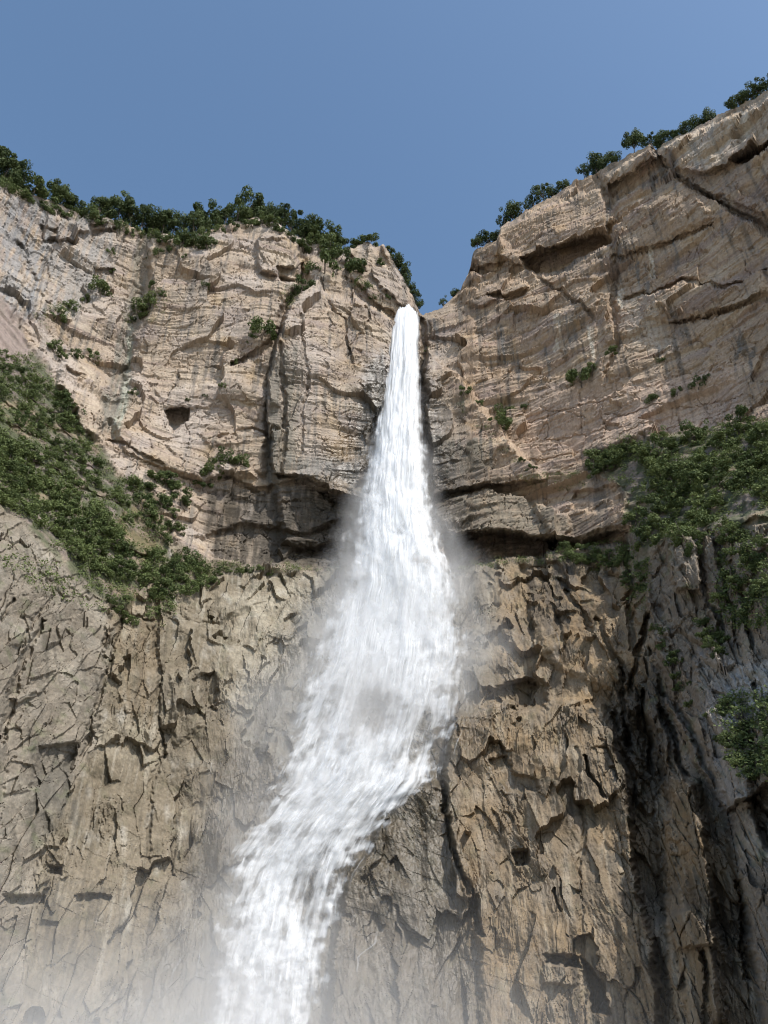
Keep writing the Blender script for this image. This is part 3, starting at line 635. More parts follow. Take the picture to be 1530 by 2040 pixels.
water = bpy.data.objects.new('waterfall', None)
link(water, label='tall white waterfall plunging from the notch and fanning over the lower cliff', cat='waterfall')
water.location = (0, 0, 0)
def sheet(name, mat_, y0, y1, grow, off, bulge, bias, seed, edge=.22, rough=1.0, holes=1.0, step=3.0):
    nr_ = int((y1 - y0) / step) + 1; nc_ = 100
    ys = np.linspace(y0, y1, nr_); us = np.linspace(0, 1, nc_)
    l = np.interp(ys, WTAB[:, 0], WTAB[:, 1]); r = np.interp(ys, WTAB[:, 0], WTAB[:, 2]); rf_ = np.interp(ys, WTAB[:, 0], WTAB[:, 3])
    w_ = r - l; g = w_ * grow * sstep(640, 1000, ys)
    l = l - g; r = r + g * .6
    U, Yp = np.meshgrid(us, ys)
    Xp = l[:, None] + (r - l)[:, None] * U + 4 * fbm(Yp / 45, U * 3 + seed, 2, seed + 3) * sstep(640, 900, Yp)
    Yp = Yp + (5 * gnoise(U * 4 + seed, U * 0 + 1.5, seed + 21) + 3 * gnoise(U * 11 + seed, U * 0 + 2.5, seed + 22) + 4) * (1 - sstep(616, 680, Yp))
    RF = rf_[:, None] * np.ones_like(U)
    wall = wallR(Xp, Yp)
    on = sstep(1120, 1300, Yp)
    Rr = np.where(on > 0, np.minimum(RF, RF * (1 - on) + (wall - off) * on), RF)
    a_, b_, c_ = rays(Xp, Yp); h_ = np.hypot(a_, b_)
    dm = Rr / h_
    wm = (r - l)[:, None] * dm / FPX
    dist = np.cumsum(np.full(nr_, step * 1.0)) ; 
    tm = (Yp - 616) * .26
    um = (U - .5) * wm
    rel = bulge * (1 - (2 * U - 1) ** 2) * wm * (1 - .75 * on) + off * (1 - on)
    rel = rel + rough * (1.5 * fbm(um / 3.0 + seed, tm / 26, 3, seed) + .28 * fbm(um / .9, tm / 22, 2, seed + 1) + 3.0 * fbm(um / 7, tm / 15 + seed, 3, seed + 2) * sstep(680, 950, Yp)) * sstep(612, 670, Yp)
    kk = Rr / h_
    V = np.stack([a_ * kk - rel * a_ / h_, b_ * kk - rel * b_ / h_, CAM_Z + c_ * kk], -1)
    rag = fbm(um / 3.0 + seed * 3, tm / 6, 4, seed + 11)
    ee = np.minimum(U, 1 - U) / edge + .55 * rag * (.35 + .65 * sstep(660, 1000, Yp))
    low = sstep(1330, 1500, Yp)                     # where it slides over rock it parts into ropes
    ropes = fbm(um / 3.4 + seed, tm / 17, 4, seed + 7, .55)
    body = bias - .75 * (1 - sstep(0, 1, ee)) - holes * low * (.0 + .60 * sstep(-.05, .42, ropes) * (1.35 - .95 * U))
    body -= holes * .35 * sstep(.08, .5, fbm(um / 8 + seed, tm / 12, 3, seed + 9)) * sstep(820, 1150, Yp)
    body -= holes * .55 * np.exp(-(((Xp - 742) / 48) ** 2 + ((Yp - 1415) / 46) ** 2)) + holes * .4 * np.exp(-(((Xp - 615) / 26) ** 2 + ((Yp - 1790) / 60) ** 2)) + holes * .4 * np.exp(-(((Xp - 850) / 40) ** 2 + ((Yp - 1450) / 40) ** 2))
    body += .22 * np.exp(-(((Xp - 790) / 130) ** 2 + ((Yp - 1270) / 50) ** 2))
    body -= .10 * sstep(980, 1250, Yp) + .05 * low * (1 - U)
    body += .28 * (1 - sstep(616, 800, Yp)) * sstep(0, .7, ee)
    # rows fade in and out at open ends
    body -= 1.0 * (1 - sstep(0, 26, Yp - y0)) * (y0 > 640)
    idx_ = np.arange(nr_ * nc_).reshape(nr_, nc_)
    F = np.stack([idx_[1:, :-1], idx_[1:, 1:], idx_[:-1, 1:], idx_[:-1, :-1]], -1).reshape(-1, 4)
    me = mesh_np(name, V.reshape(-1, 3), F, [mat_], {'body': ('FLOAT', body)}, smooth=True)
    at_ = me.attributes.new('flow', 'FLOAT_VECTOR', 'POINT')
    at_.data.foreach_set('vector', np.stack([um + seed * 13.1, tm, np.full_like(um, seed * 1.7)], -1).astype(np.float32).ravel())
    ob = bpy.data.objects.new(name, me); link(ob, water)
    return ob
sheet('falling_water', STRAND, 615, 2120, -.02, 2.6, .14, .46, 1, edge=.24, holes=.8)
sheet('falling_water', STRAND, 624, 2120, -.03, 4.2, .22, .24, 2, edge=.36, holes=1.0)
sheet('water_veil', VEIL, 690, 2120, .10, 3.4, .08, .34, 3, edge=.40, holes=.6)
sheet('water_veil', VEIL, 740, 2120, .20, 5.0, .18, .26, 4, edge=.48, holes=.7)
sheet('water_veil', VEIL, 820, 2120, .34, 1.5, .02, .20, 5, edge=.48, holes=.35)
sheet('water_veil', VEIL, 1000, 2120, .52, 6.5, .10, .10, 8, edge=.49, holes=.3)
sheet('water_threads', FINE, 640, 2120, .03, 5.2, .24, .24, 6, edge=.28, holes=.7)
sheet('water_threads', FINE, 1150, 2120, .16, 2.0, .05, .18, 7, edge=.34, holes=.3)

# thin rills running down the wet rock
def rill(pts, wid, label, seed):
    P_ = [at(*pts[0])]
    fine = []
    for (ax, ay), (bx, by) in zip(pts[:-1], pts[1:]):
        n_ = max(2, int(abs(by - ay) / 5))
        fine += [(ax + (bx - ax) * i / n_, ay + (by - ay) * i / n_) for i in range(n_)]
    fine.append(pts[-1]); n_ = len(fine)
    xy = np.array(fine, float); xy[:, 0] += 2.2 * gnoise(xy[:, 1] / 11, xy[:, 1] * 0 + seed, seed)
    w3 = np.array([at(x, y)[:] for x, y in xy]); hh = np.hypot(w3[:, 0], w3[:, 1])[:, None]
    w3[:, :2] *= (1 - .55 / hh); w3[1:-1] = (w3[:-2] + w3[1:-1] * 2 + w3[2:]) / 4
    side = np.stack([w3[:, 1], -w3[:, 0], 0 * w3[:, 0]], 1); side /= np.linalg.norm(side, axis=1, keepdims=True)
    cols = 5; us = np.linspace(-1, 1, cols); tt = np.linspace(0, 1, n_)
    ww = 1.25 * wid * (.7 + .5 * gnoise(tt * 9, tt * 0 + seed, seed + 1))
    V = w3[:, None, :] + side[:, None, :] * us[None, :, None] * ww[:, None, None]
    V[:, :, :2] *= (1 - .25 * (1 - us ** 2)[None, :, None] / hh[:, :, None])
    body = .06 - .30 * np.abs(us)[None] ** 2 - .4 * (np.abs(tt * 2 - 1) ** 6)[:, None]
    idx_ = np.arange(n_ * cols).reshape(n_, cols)
    F = np.stack([idx_[1:, :-1], idx_[1:, 1:], idx_[:-1, 1:], idx_[:-1, :-1]], -1).reshape(-1, 4)
    me = mesh_np('rivulet', V.reshape(-1, 3), F, [FINE], {'body': ('FLOAT', body + 0 * V[..., 0])}, smooth=True)
    fa = me.attributes.new('flow', 'FLOAT_VECTOR', 'POINT')
    fa.data.foreach_set('vector', np.stack([us[None] * wid + 0 * tt[:, None] + seed * 7.7, xy[:, 1:2] * .15 + 0 * us[None], 0 * V[..., 0]], -1).astype(np.float32).ravel())
    link(bpy.data.objects.new('rivulet', me), label=label, cat='rivulet', group='thin rills on the wet rock')
for i, (pts, wd_, lb) in enumerate([
    ([(780, 1630), (772, 1700), (757, 1780), (748, 1880), (716, 1902), (708, 1970)], .55, 'longest thin white rill down the dark rock right of the chute'),
    ([(738, 1690), (702, 1745), (694, 1800), (690, 1830)], .7, 'rill hugging the right edge of the water chute'),
    ([(800, 1610), (806, 1690), (796, 1760), (800, 1830)], .35, 'faint rill on the dark rock beside the bastion'),
    ([(1006, 1490), (1018, 1560), (1012, 1600), (1008, 1650)], .5, 'rill splashing down the middle of the brown bastion'),
    ([(1054, 1185), (1050, 1230), (1056, 1265)], .35, 'short white rill under the cave right of the fall'),
    ([(1108, 1265), (1116, 1290), (1124, 1325)], .35, 'short rill on the orange rock right of the cave'),
    ([(1146, 1330), (1150, 1360), (1148, 1400)], .3, 'short rill above the brown bastion'),
    ([(940, 1420), (918, 1460), (900, 1510)], .7, 'rill sliding off the left shoulder of the brown bastion'),
    ([(948, 1330), (955, 1400), (945, 1440)], .6, 'rill beside the right edge of the plume'),
    ([(668, 1165), (664, 1190), (674, 1225)], .6, 'little rill left of the plume under the ledge'),
    ([(408, 1870), (396, 1910), (388, 1970)], .5, 'rill left of the chute near its foot'),
    ([(372, 1895), (345, 1935), (335, 1985)], .45, 'slanting rill near the bottom mist'),
    ([(248, 1880), (225, 1905), (198, 1940)], .35, 'leftmost faint rill over the low rock')]):
    rill(pts, wd_, lb, 400 + i)

# spray hanging round the fall: an elliptic column whose centre and radii follow the height
def col_at(py):
    l, r, rf_ = [np.interp(py, WTAB[:, 0], WTAB[:, i]) for i in (1, 2, 3)]
    out = []
    for x in (l, r):
        a_, b_, c_ = rays(x, py); kk = rf_ / math.hypot(a_, b_); out.append((a_ * kk, b_ * kk, CAM_Z + c_ * kk))
    return out
rows = [700, 780, 860, 940, 1020, 1100, 1180, 1260, 1360, 1480, 1600, 1720, 1860, 2000, 2110]
ZT, ZB = 285.0, -12.0
tab = []
for py in rows:
    (xa, ya, za), (xb, yb, zb) = col_at(py)
    grow = np.interp(py, [700, 1000, 1130, 1300, 1500, 1800, 2110], [1.2, 1.55, 1.7, 1.7, 1.65, 1.7, 2.4])
    shift = np.interp(py, [700, 1130, 1500, 1800, 2110], [0, 0, -4, -5, -12])
    hw = (xb - xa) / 2 * grow
    tab.append(((za + zb) / 2, (xa + xb) / 2 + shift, (ya + yb) / 2 - 2, hw, max(5, hw * .55), np.interp(py, [700, 800, 1000, 1130, 1300, 1500, 1800, 2110], [0, .3, .7, 1.0, .9, .6, .7, 1.0])))
tab = np.array(tab)
def spray_volume():
    # domain
    bm_v = []; seg = 20
    for z, xc, yc, a, b, d in tab:
        for i in range(seg):
            t = i / seg * 2 * math.pi; bm_v.append((xc + a * math.cos(t), yc + b * math.sin(t), z))
    nR = len(tab); F = []
    V = np.array(bm_v + [(tab[0, 1], tab[0, 2], tab[0, 0]), (tab[-1, 1], tab[-1, 2], tab[-1, 0])])
    for r_ in range(nR - 1):
        for i in range(seg):
            j = (i + 1) % seg; F.append((r_ * seg + i, (r_ + 1) * seg + i, (r_ + 1) * seg + j, r_ * seg + j))
    T = nR * seg
    me = bpy.data.meshes.new('spray')
    F += [(T, i, (i + 1) % seg) for i in range(seg)] + [(T + 1, (nR - 1) * seg + (i + 1) % seg, (nR - 1) * seg + i) for i in range(seg)]
    me.from_pydata(V.tolist(), [], F); me.update()
    m, nt, N, L, o = mat_base('spray')
    geo = N.new('ShaderNodeNewGeometry'); sp = N.new('ShaderNodeSeparateXYZ'); L.new(geo.outputs['Position'], sp.inputs[0])
    def mth(op, a, b=None, cl=False):
        n_ = N.new('ShaderNodeMath'); n_.operation = op; n_.use_clamp = cl
        for i, v in enumerate((a, b)):
            if v is None: continue
            if isinstance(v, (int, float)): n_.inputs[i].default_value = v
            else: L.new(v, n_.inputs[i])
        return n_.outputs[0]
    tz = mth('DIVIDE', mth('SUBTRACT', sp.outputs['Z'], ZB), ZT - ZB, True)
    def curve(vals, lo, hi):
        c = N.new('ShaderNodeFloatCurve'); L.new(tz, c.inputs['Value'])
        cm = c.mapping; cv = cm.curves[0]
        pts = sorted(((z - ZB) / (ZT - ZB), (v - lo) / (hi - lo)) for z, v in zip(tab[:, 0], vals))
        while len(cv.points) < len(pts): cv.points.new(.5, .5)
        for p, (a, b) in zip(cv.points, pts): p.location = (a, b); p.handle_type = 'AUTO_CLAMPED'
        cm.update()
        return mth('ADD', mth('MULTIPLY', c.outputs[0], hi - lo), lo)
    xc = curve(tab[:, 1], -80, 80); yc = curve(tab[:, 2], 100, 300); aa = curve(tab[:, 3], 0, 80); bb = curve(tab[:, 4], 0, 80); dd = curve(tab[:, 5], 0, 1)
    ux = mth('DIVIDE', mth('SUBTRACT', sp.outputs['X'], xc), aa); uy = mth('DIVIDE', mth('SUBTRACT', sp.outputs['Y'], yc), bb)
    rr = mth('SQRT', mth('ADD', mth('MULTIPLY', ux, ux), mth('MULTIPLY', uy, uy)))
    mp = N.new('ShaderNodeMapping'); mp.inputs['Scale'].default_value = (.06, .06, .035); L.new(geo.outputs['Position'], mp.inputs['Vector'])
    nz = N.new('ShaderNodeTexNoise'); nz.inputs['Scale'].default_value = 1; nz.inputs['Detail'].default_value = 4; nz.inputs['Roughness'].default_value = .65; L.new(mp.outputs[0], nz.inputs['Vector'])
    f = mth('SUBTRACT', 1.0, rr); f = mth('ADD', f, mth('MULTIPLY', mth('SUBTRACT', nz.outputs[0], .5), 1.5))
    mr = N.new('ShaderNodeMapRange'); mr.interpolation_type = 'SMOOTHSTEP'; mr.inputs['From Min'].default_value = .10; mr.inputs['From Max'].default_value = 1.0; L.new(f, mr.inputs['Value'])
    edge = mth('MULTIPLY', mth('SUBTRACT', 1.0, rr, True), 6.0, True)
    den = mth('MULTIPLY', mth('MULTIPLY', mth('MULTIPLY', mr.outputs[0], dd), edge), SPRAY)
    pv = N.new('ShaderNodeVolumePrincipled'); pv.inputs['Color'].default_value = (.998, .998, .998, 1); pv.inputs['Anisotropy'].default_value = 0
    L.new(den, pv.inputs['Density']); L.new(pv.outputs[0], o.inputs['Volume'])
    me.materials.append(m)
    link(bpy.data.objects.new('spray', me), kind='stuff', label='soft white spray drifting around the falling water', cat='spray')
SPRAY = .065
spray_volume()

# mist bank over the pool at the foot
def mist_bank():
    me = bpy.data.meshes.new('mist')
    x0, x1, y0, y1, z0, z1 = -150, 110, 84, 205, -13, 46
    V = [(x, y, z) for z in (z0, z1) for y in (y0, y1) for x in (x0, x1)]
    me.from_pydata(V, [], [(0, 2, 3, 1), (4, 5, 7, 6), (0, 1, 5, 4), (2, 6, 7, 3), (0, 4, 6, 2), (1, 3, 7, 5)]); me.update()
    m, nt, N, L, o = mat_base('mist')
    geo = N.new('ShaderNodeNewGeometry'); sp = N.new('ShaderNodeSeparateXYZ'); L.new(geo.outputs['Position'], sp.inputs[0])
    def rng_(sock, a, b, c=0., d=1.):
        r_ = N.new('ShaderNodeMapRange'); r_.interpolation_type = 'SMOOTHSTEP'
        for k_, v_ in zip(('From Min', 'From Max', 'To Min', 'To Max'), (a, b, c, d)): r_.inputs[k_].default_value = v_
        L.new(sock, r_.inputs['Value']); return r_.outputs[0]
    def mul(a, b):
        n_ = N.new('ShaderNodeMath'); n_.operation = 'MULTIPLY'; L.new(a, n_.inputs[0])
        if isinstance(b, float): n_.inputs[1].default_value = b
        else: L.new(b, n_.inputs[1])
        return n_.outputs[0]
    mp = N.new('ShaderNodeMapping'); mp.inputs['Scale'].default_value = (.03, .03, .05); L.new(geo.outputs['Position'], mp.inputs['Vector'])
    nz = N.new('ShaderNodeTexNoise'); nz.inputs['Scale'].default_value = 1; nz.inputs['Detail'].default_value = 3; L.new(mp.outputs[0], nz.inputs['Vector'])
    zf = rng_(sp.outputs['Z'], 38, -6); zf = mul(zf, zf)
    xl = rng_(sp.outputs['X'], -150, -110); xr = rng_(sp.outputs['X'], 45, -35); yn = rng_(sp.outputs['Y'], 84, 122)
    den = mul(mul(mul(mul(mul(zf, xl), xr), yn), rng_(nz.outputs[0], .25, .7, .35, 1.)), MIST)
    pv = N.new('ShaderNodeVolumePrincipled'); pv.inputs['Color'].default_value = (.995, .995, .995, 1); pv.inputs['Anisotropy'].default_value = 0
    L.new(den, pv.inputs['Density']); L.new(pv.outputs[0], o.inputs['Volume'])
    me.materials.append(m)
    link(bpy.data.objects.new('mist', me), kind='stuff', label='pale mist bank lying over the foot of the fall', cat='mist')
MIST = .033
mist_bank()
print('water', round(time.time() - T0, 1))
# ------------------------------------------------------------------ trees and shrubs
def leaf_material(name, dark, light):
    m, nt, N, L, o = mat_base(name)
    at_ = N.new('ShaderNodeAttribute'); at_.attribute_name = 'leaf_tone'
    oi = N.new('ShaderNodeObjectInfo')
    ad = N.new('ShaderNodeMath'); ad.operation = 'MULTIPLY_ADD'; L.new(oi.outputs['Random'], ad.inputs[0]); ad.inputs[1].default_value = .5; L.new(at_.outputs['Fac'], ad.inputs[2])
    cr_ = N.new('ShaderNodeValToRGB'); cr_.color_ramp.elements[0].color = dark + (1,); cr_.color_ramp.elements[1].color = light + (1,); cr_.color_ramp.elements[1].position = 1.0
    L.new(ad.outputs[0], cr_.inputs[0])
    b = N.new('ShaderNodeBsdfPrincipled'); b.inputs['Roughness'].default_value = .7; b.inputs['Specular IOR Level'].default_value = .2; L.new(cr_.outputs[0], b.inputs['Base Color'])
    tr = N.new('ShaderNodeBsdfTranslucent'); L.new(cr_.outputs[0], tr.inputs['Color'])
    mx = N.new('ShaderNodeMixShader'); mx.inputs[0].default_value = .22; L.new(b.outputs[0], mx.inputs[1]); L.new(tr.outputs[0], mx.inputs[2]); L.new(mx.outputs[0], o.inputs['Surface'])
    return m
LEAF = leaf_material('leaf_dark', (.036, .060, .027), (.130, .165, .062))
LEAF2 = leaf_material('leaf_shrub', (.042, .068, .026), (.165, .205, .075))
def bark_material():
    m, nt, N, L, o = mat_base('bark')
    b = N.new('ShaderNodeBsdfPrincipled'); b.inputs['Roughness'].default_value = .9
    nz = N.new('ShaderNodeTexNoise'); nz.inputs['Scale'].default_value = 3; cr_ = N.new('ShaderNodeValToRGB')
    cr_.color_ramp.elements[0].color = (.05, .04, .03, 1); cr_.color_ramp.elements[1].color = (.15, .12, .09, 1)
    L.new(nz.outputs[0], cr_.inputs[0]); L.new(cr_.outputs[0], b.inputs['Base Color']); L.new(b.outputs[0], o.inputs['Surface'])
    return m
BARK = bark_material()
def leaf_quads(centres, normals, size, r_):
    """one bent quad per leaf"""
    n_ = len(centres)
    nn = normals + r_.normal(0, .55, (n_, 3)); nn /= np.linalg.norm(nn, axis=1, keepdims=True) + 1e-9
    a_ = np.cross(nn, r_.normal(0, 1, (n_, 3))); a_ /= np.linalg.norm(a_, axis=1, keepdims=True) + 1e-9
    b_ = np.cross(nn, a_)
    s_ = size * r_.uniform(.6, 1.35, (n_, 1))
    V = np.stack([centres - a_ * s_, centres + b_ * s_ * .55 , centres + a_ * s_, centres - b_ * s_ * .55], 1).reshape(-1, 3)
    F = np.arange(n_ * 4).reshape(-1, 4)
    return V, F
def blob_cloud(lobes, per, r_):
    c_, n_ = [], []
    for (lx, ly, lz, lr) in lobes:
        d = r_.normal(0, 1, (per, 3)); d /= np.linalg.norm(d, axis=1, keepdims=True)
        rad = lr * r_.uniform(.55, 1.08, (per, 1)) ** .7
        c_.append(np.array([lx, ly, lz]) + d * rad * np.array([1, 1, .8])); n_.append(d + np.array([0, 0, .5]))
    return np.concatenate(c_), np.concatenate(n_)
def tube(pts, radii, seg=6):
    V, F = [], []
    for i, (p, r_) in enumerate(zip(pts, radii)):
        for k_ in range(seg):
            t = k_ / seg * 2 * math.pi; V.append((p[0] + r_ * math.cos(t), p[1] + r_ * math.sin(t), p[2]))
        if i:
            for k_ in range(seg):
                a_ = (i - 1) * seg + k_; b_ = (i - 1) * seg + (k_ + 1) % seg; F.append((a_, b_, b_ + seg, a_ + seg))
    return V, F
def woody(seed, trunk_h, tips, r0):
    V, F = [], []
    r_ = np.random.default_rng(seed)
    def add(pts, radii):
        v, f = tube(pts, radii); o_ = len(V); V.extend(v); F.extend([tuple(i + o_ for i in q_) for q_ in f])
    top = (r_.normal(0, .03), r_.normal(0, .03), trunk_h)
    add([(0, 0, -.06), (r_.normal(0, .01), r_.normal(0, .01), trunk_h * .5), top, (top[0] * 1.6, top[1] * 1.6, .8)], [r0, r0 * .8, r0 * .6, r0 * .15])
    for t in tips:
        mid = ((top[0] + t[0]) / 2, (top[1] + t[1]) / 2, (trunk_h * .7 + t[2]) / 2 + .02)
        add([(top[0] * .6, top[1] * .6, trunk_h * .75), mid, t], [r0 * .5, r0 * .32, r0 * .1])
    return mesh_np('trunk', np.array(V), np.array(F), [BARK])
def make_tree(seed, style):
    """unit tree: height 1, width about 1"""
    r_ = np.random.default_rng(seed); lobes = []
    if style == 'round':
        for i in range(17):
            t = r_.uniform(0, 2 * math.pi); rr_ = .36 * math.sqrt(r_.uniform(0, 1)); z_ = r_.uniform(.30, .86)
            rr_ *= (1.1 - .75 * abs((z_ - .5) / .5) ** 2)
            lobes.append((rr_ * math.cos(t), rr_ * math.sin(t), z_, r_.uniform(.11, .20)))
        per, size = 150, .034
    elif style == 'open':
        for i in range(20):
            t = r_.uniform(0, 2 * math.pi); rr_ = .42 * math.sqrt(r_.uniform(0, 1)); z_ = r_.uniform(.42, .95)
            lobes.append((rr_ * math.cos(t), rr_ * math.sin(t), z_, r_.uniform(.075, .15)))
        per, size = 105, .030
    else:   # pointed
        for i in range(18):
            z_ = r_.uniform(.18, .94); rr_ = .42 * (1 - z_) ** .8 * r_.uniform(.3, 1); t = r_.uniform(0, 2 * math.pi)
            lobes.append((rr_ * math.cos(t), rr_ * math.sin(t), z_, .06 + .10 * (1 - z_)))
        per, size = 120, .028
    c_, n_ = blob_cloud(lobes, per, r_)
    V, F = leaf_quads(c_, n_, size, r_)
    tone = np.repeat(np.clip(r_.normal(.28, .16, len(c_)) + .25 * (c_[:, 2] - .5), 0, 1), 4)
    crown = mesh_np('crown', V, F, [LEAF], {'leaf_tone': ('FLOAT', tone)})
    tips = [(l[0] * .8, l[1] * .8, l[2]) for l in lobes[:6]]
    return crown, woody(seed + 1, .34, tips, .022)
def make_shrub(seed):
    """unit shrub: radius about .5, height about .8"""
    r_ = np.random.default_rng(seed); lobes = []
    for i in range(13):
        t = r_.uniform(0, 2 * math.pi); rr_ = .36 * math.sqrt(r_.uniform(0, 1)); z_ = r_.uniform(.08, .62) * (1 - .5 * rr_)
        lobes.append((rr_ * math.cos(t), rr_ * math.sin(t), z_, r_.uniform(.09, .19)))
    c_, n_ = blob_cloud(lobes, 120, r_)
    V, F = leaf_quads(c_, n_, .036, r_)
    tone = np.repeat(np.clip(r_.normal(.32, .18, len(c_)) + .2 * (c_[:, 2] - .3), 0, 1), 4)
    crown = mesh_np('foliage', V, F, [LEAF2], {'leaf_tone': ('FLOAT', tone)})
    return crown, woody(seed + 1, .16, [(l[0] * .8, l[1] * .8, l[2]) for l in lobes[:5]], .02)
TREES = [make_tree(500 + i, s_) for i, s_ in enumerate(['round', 'round', 'round', 'open', 'open', 'pointed', 'round', 'open'])]
SHRUBS = [make_shrub(540 + i) for i in range(6)]
def plant(name, kit, parts, loc, sx, sz, label, cat, group=None, tilt=(0, 0)):
    e_ = bpy.data.objects.new(name, None); e_.empty_display_size = .5
    e_.location = loc; e_.scale = (sx, sx, sz); e_.rotation_euler = (tilt[0], tilt[1], random.uniform(0, 6.28))
    link(e_, label=label, cat=cat, group=group)
    for pn, me in zip(parts, kit):
        link(bpy.data.objects.new(pn, me), e_)
    return e_
def px_scale(p):
    x, y = project(p.x, p.y, p.z); x1, y1 = project(p.x, p.y, p.z + 1); x2, y2 = project(p.x + 1, p.y, p.z)
    return math.hypot(x1 - x, y1 - y), math.hypot(x2 - x, y2 - y)      # photo pixels per metre, upright and across
def outward(p, d):
    h_ = math.hypot(p.x, p.y); return Vector((p.x + p.x / h_ * d, p.y + p.y / h_ * d, p.z))

LEFT_RIM = [(-25, 288, 50), (4, 298, 42), (20, 320, 36), (40, 336, 40), (62, 345, 42), (85, 360, 40), (107, 366, 38), (125, 385, 30), (148, 398, 30), (172, 404, 30),
    (195, 400, 30), (214, 393, 38), (236, 396, 36), (258, 403, 34), (280, 411, 34), (300, 418, 36), (322, 424, 34), (345, 425, 32), (365, 428, 34), (385, 423, 36), (405, 414, 38), (428, 407, 38), (450, 402, 36), (472, 397, 38),
    (490, 385, 36), (508, 394, 32), (526, 410, 34), (541, 397, 26), (560, 414, 32), (580, 424, 36), (600, 435, 38), (622, 440, 40), (644, 446, 46), (661, 456, 36), (690, 480, 32), (712, 482, 24), (735, 464, 28), (772, 487, 22), (788, 499, 24), (800, 515, 24),
    (809, 535, 24), (817, 555, 22), (825, 575, 20), (832, 592, 16)]
RIGHT_RIM = [(884, 594, 16), (906, 574, 22), (952, 478, 24), (972, 462, 30), (990, 468, 22), (1005, 422, 26), (1022, 398, 36), (1042, 398, 30), (1062, 385, 32), (1085, 372, 32), (1105, 362, 30), (1124, 357, 26), (1163, 322, 28), (1188, 294, 42),
    (1205, 306, 32), (1223, 305, 28), (1265, 267, 42), (1300, 272, 30), (1325, 264, 32), (1346, 262, 22), (1367, 249, 32), (1395, 233, 28), (1420, 211, 28), (1455, 200, 26), (1475, 190, 30), (1498, 174, 36), (1518, 157, 36), (1542, 144, 36)]
def ordinal(n_): return f"{n_}{'th' if 10 <= n_ % 100 <= 20 else {1: 'st', 2: 'nd', 3: 'rd'}.get(n_ % 10, 'th')}"
def rim_trees(lst, side, group, order):
    seen = 0
    for (px, top, wd) in order(lst):
        inside = -5 < px < 1535
        seen += inside
        base = np.interp(px, SKYLINE[:, 0], SKYLINE[:, 1])
        p = outward(at(px, base), random.uniform(.3, 2.0)); p.z -= .8
        su, sx = px_scale(p)
        hgt = max(3.0, (base + 7 - top) / su) * random.uniform(.75, 1.1); wid = wd * (random.uniform(1.4, 2.1) if side == 'left' else random.uniform(1.0, 1.6)) / sx
        j = random.randrange(len(TREES)); look = ['bushy', 'bushy', 'bushy', 'airy', 'airy', 'pointed', 'bushy', 'airy'][j]
        if wid > hgt * 1.35:
            nm, kit, prt, ct = 'shrub', SHRUBS[j % 6], ('foliage', 'stem'), 'shrub'; sc_ = (wid, hgt * 1.2)
        else:
            nm, kit, prt, ct = 'tree', TREES[j], ('crown', 'trunk'), 'tree'; sc_ = (wid, hgt)
        if inside: lb = f"{look if ct == 'tree' else 'low'} dark green {ct} on the {side} rim, {ordinal(seen)} from the waterfall notch"
        else: lb = f"dark green {ct} at the far end of the {side} rim"
        plant(nm, kit, prt, p, sc_[0], sc_[1], lb, ct, group, (random.uniform(-.08, .08), random.uniform(-.08, .08)))
rim_trees(LEFT_RIM, 'left', 'trees along the left rim', lambda l: l[::-1])
rim_trees(RIGHT_RIM, 'right', 'trees along the right rim', lambda l: l)

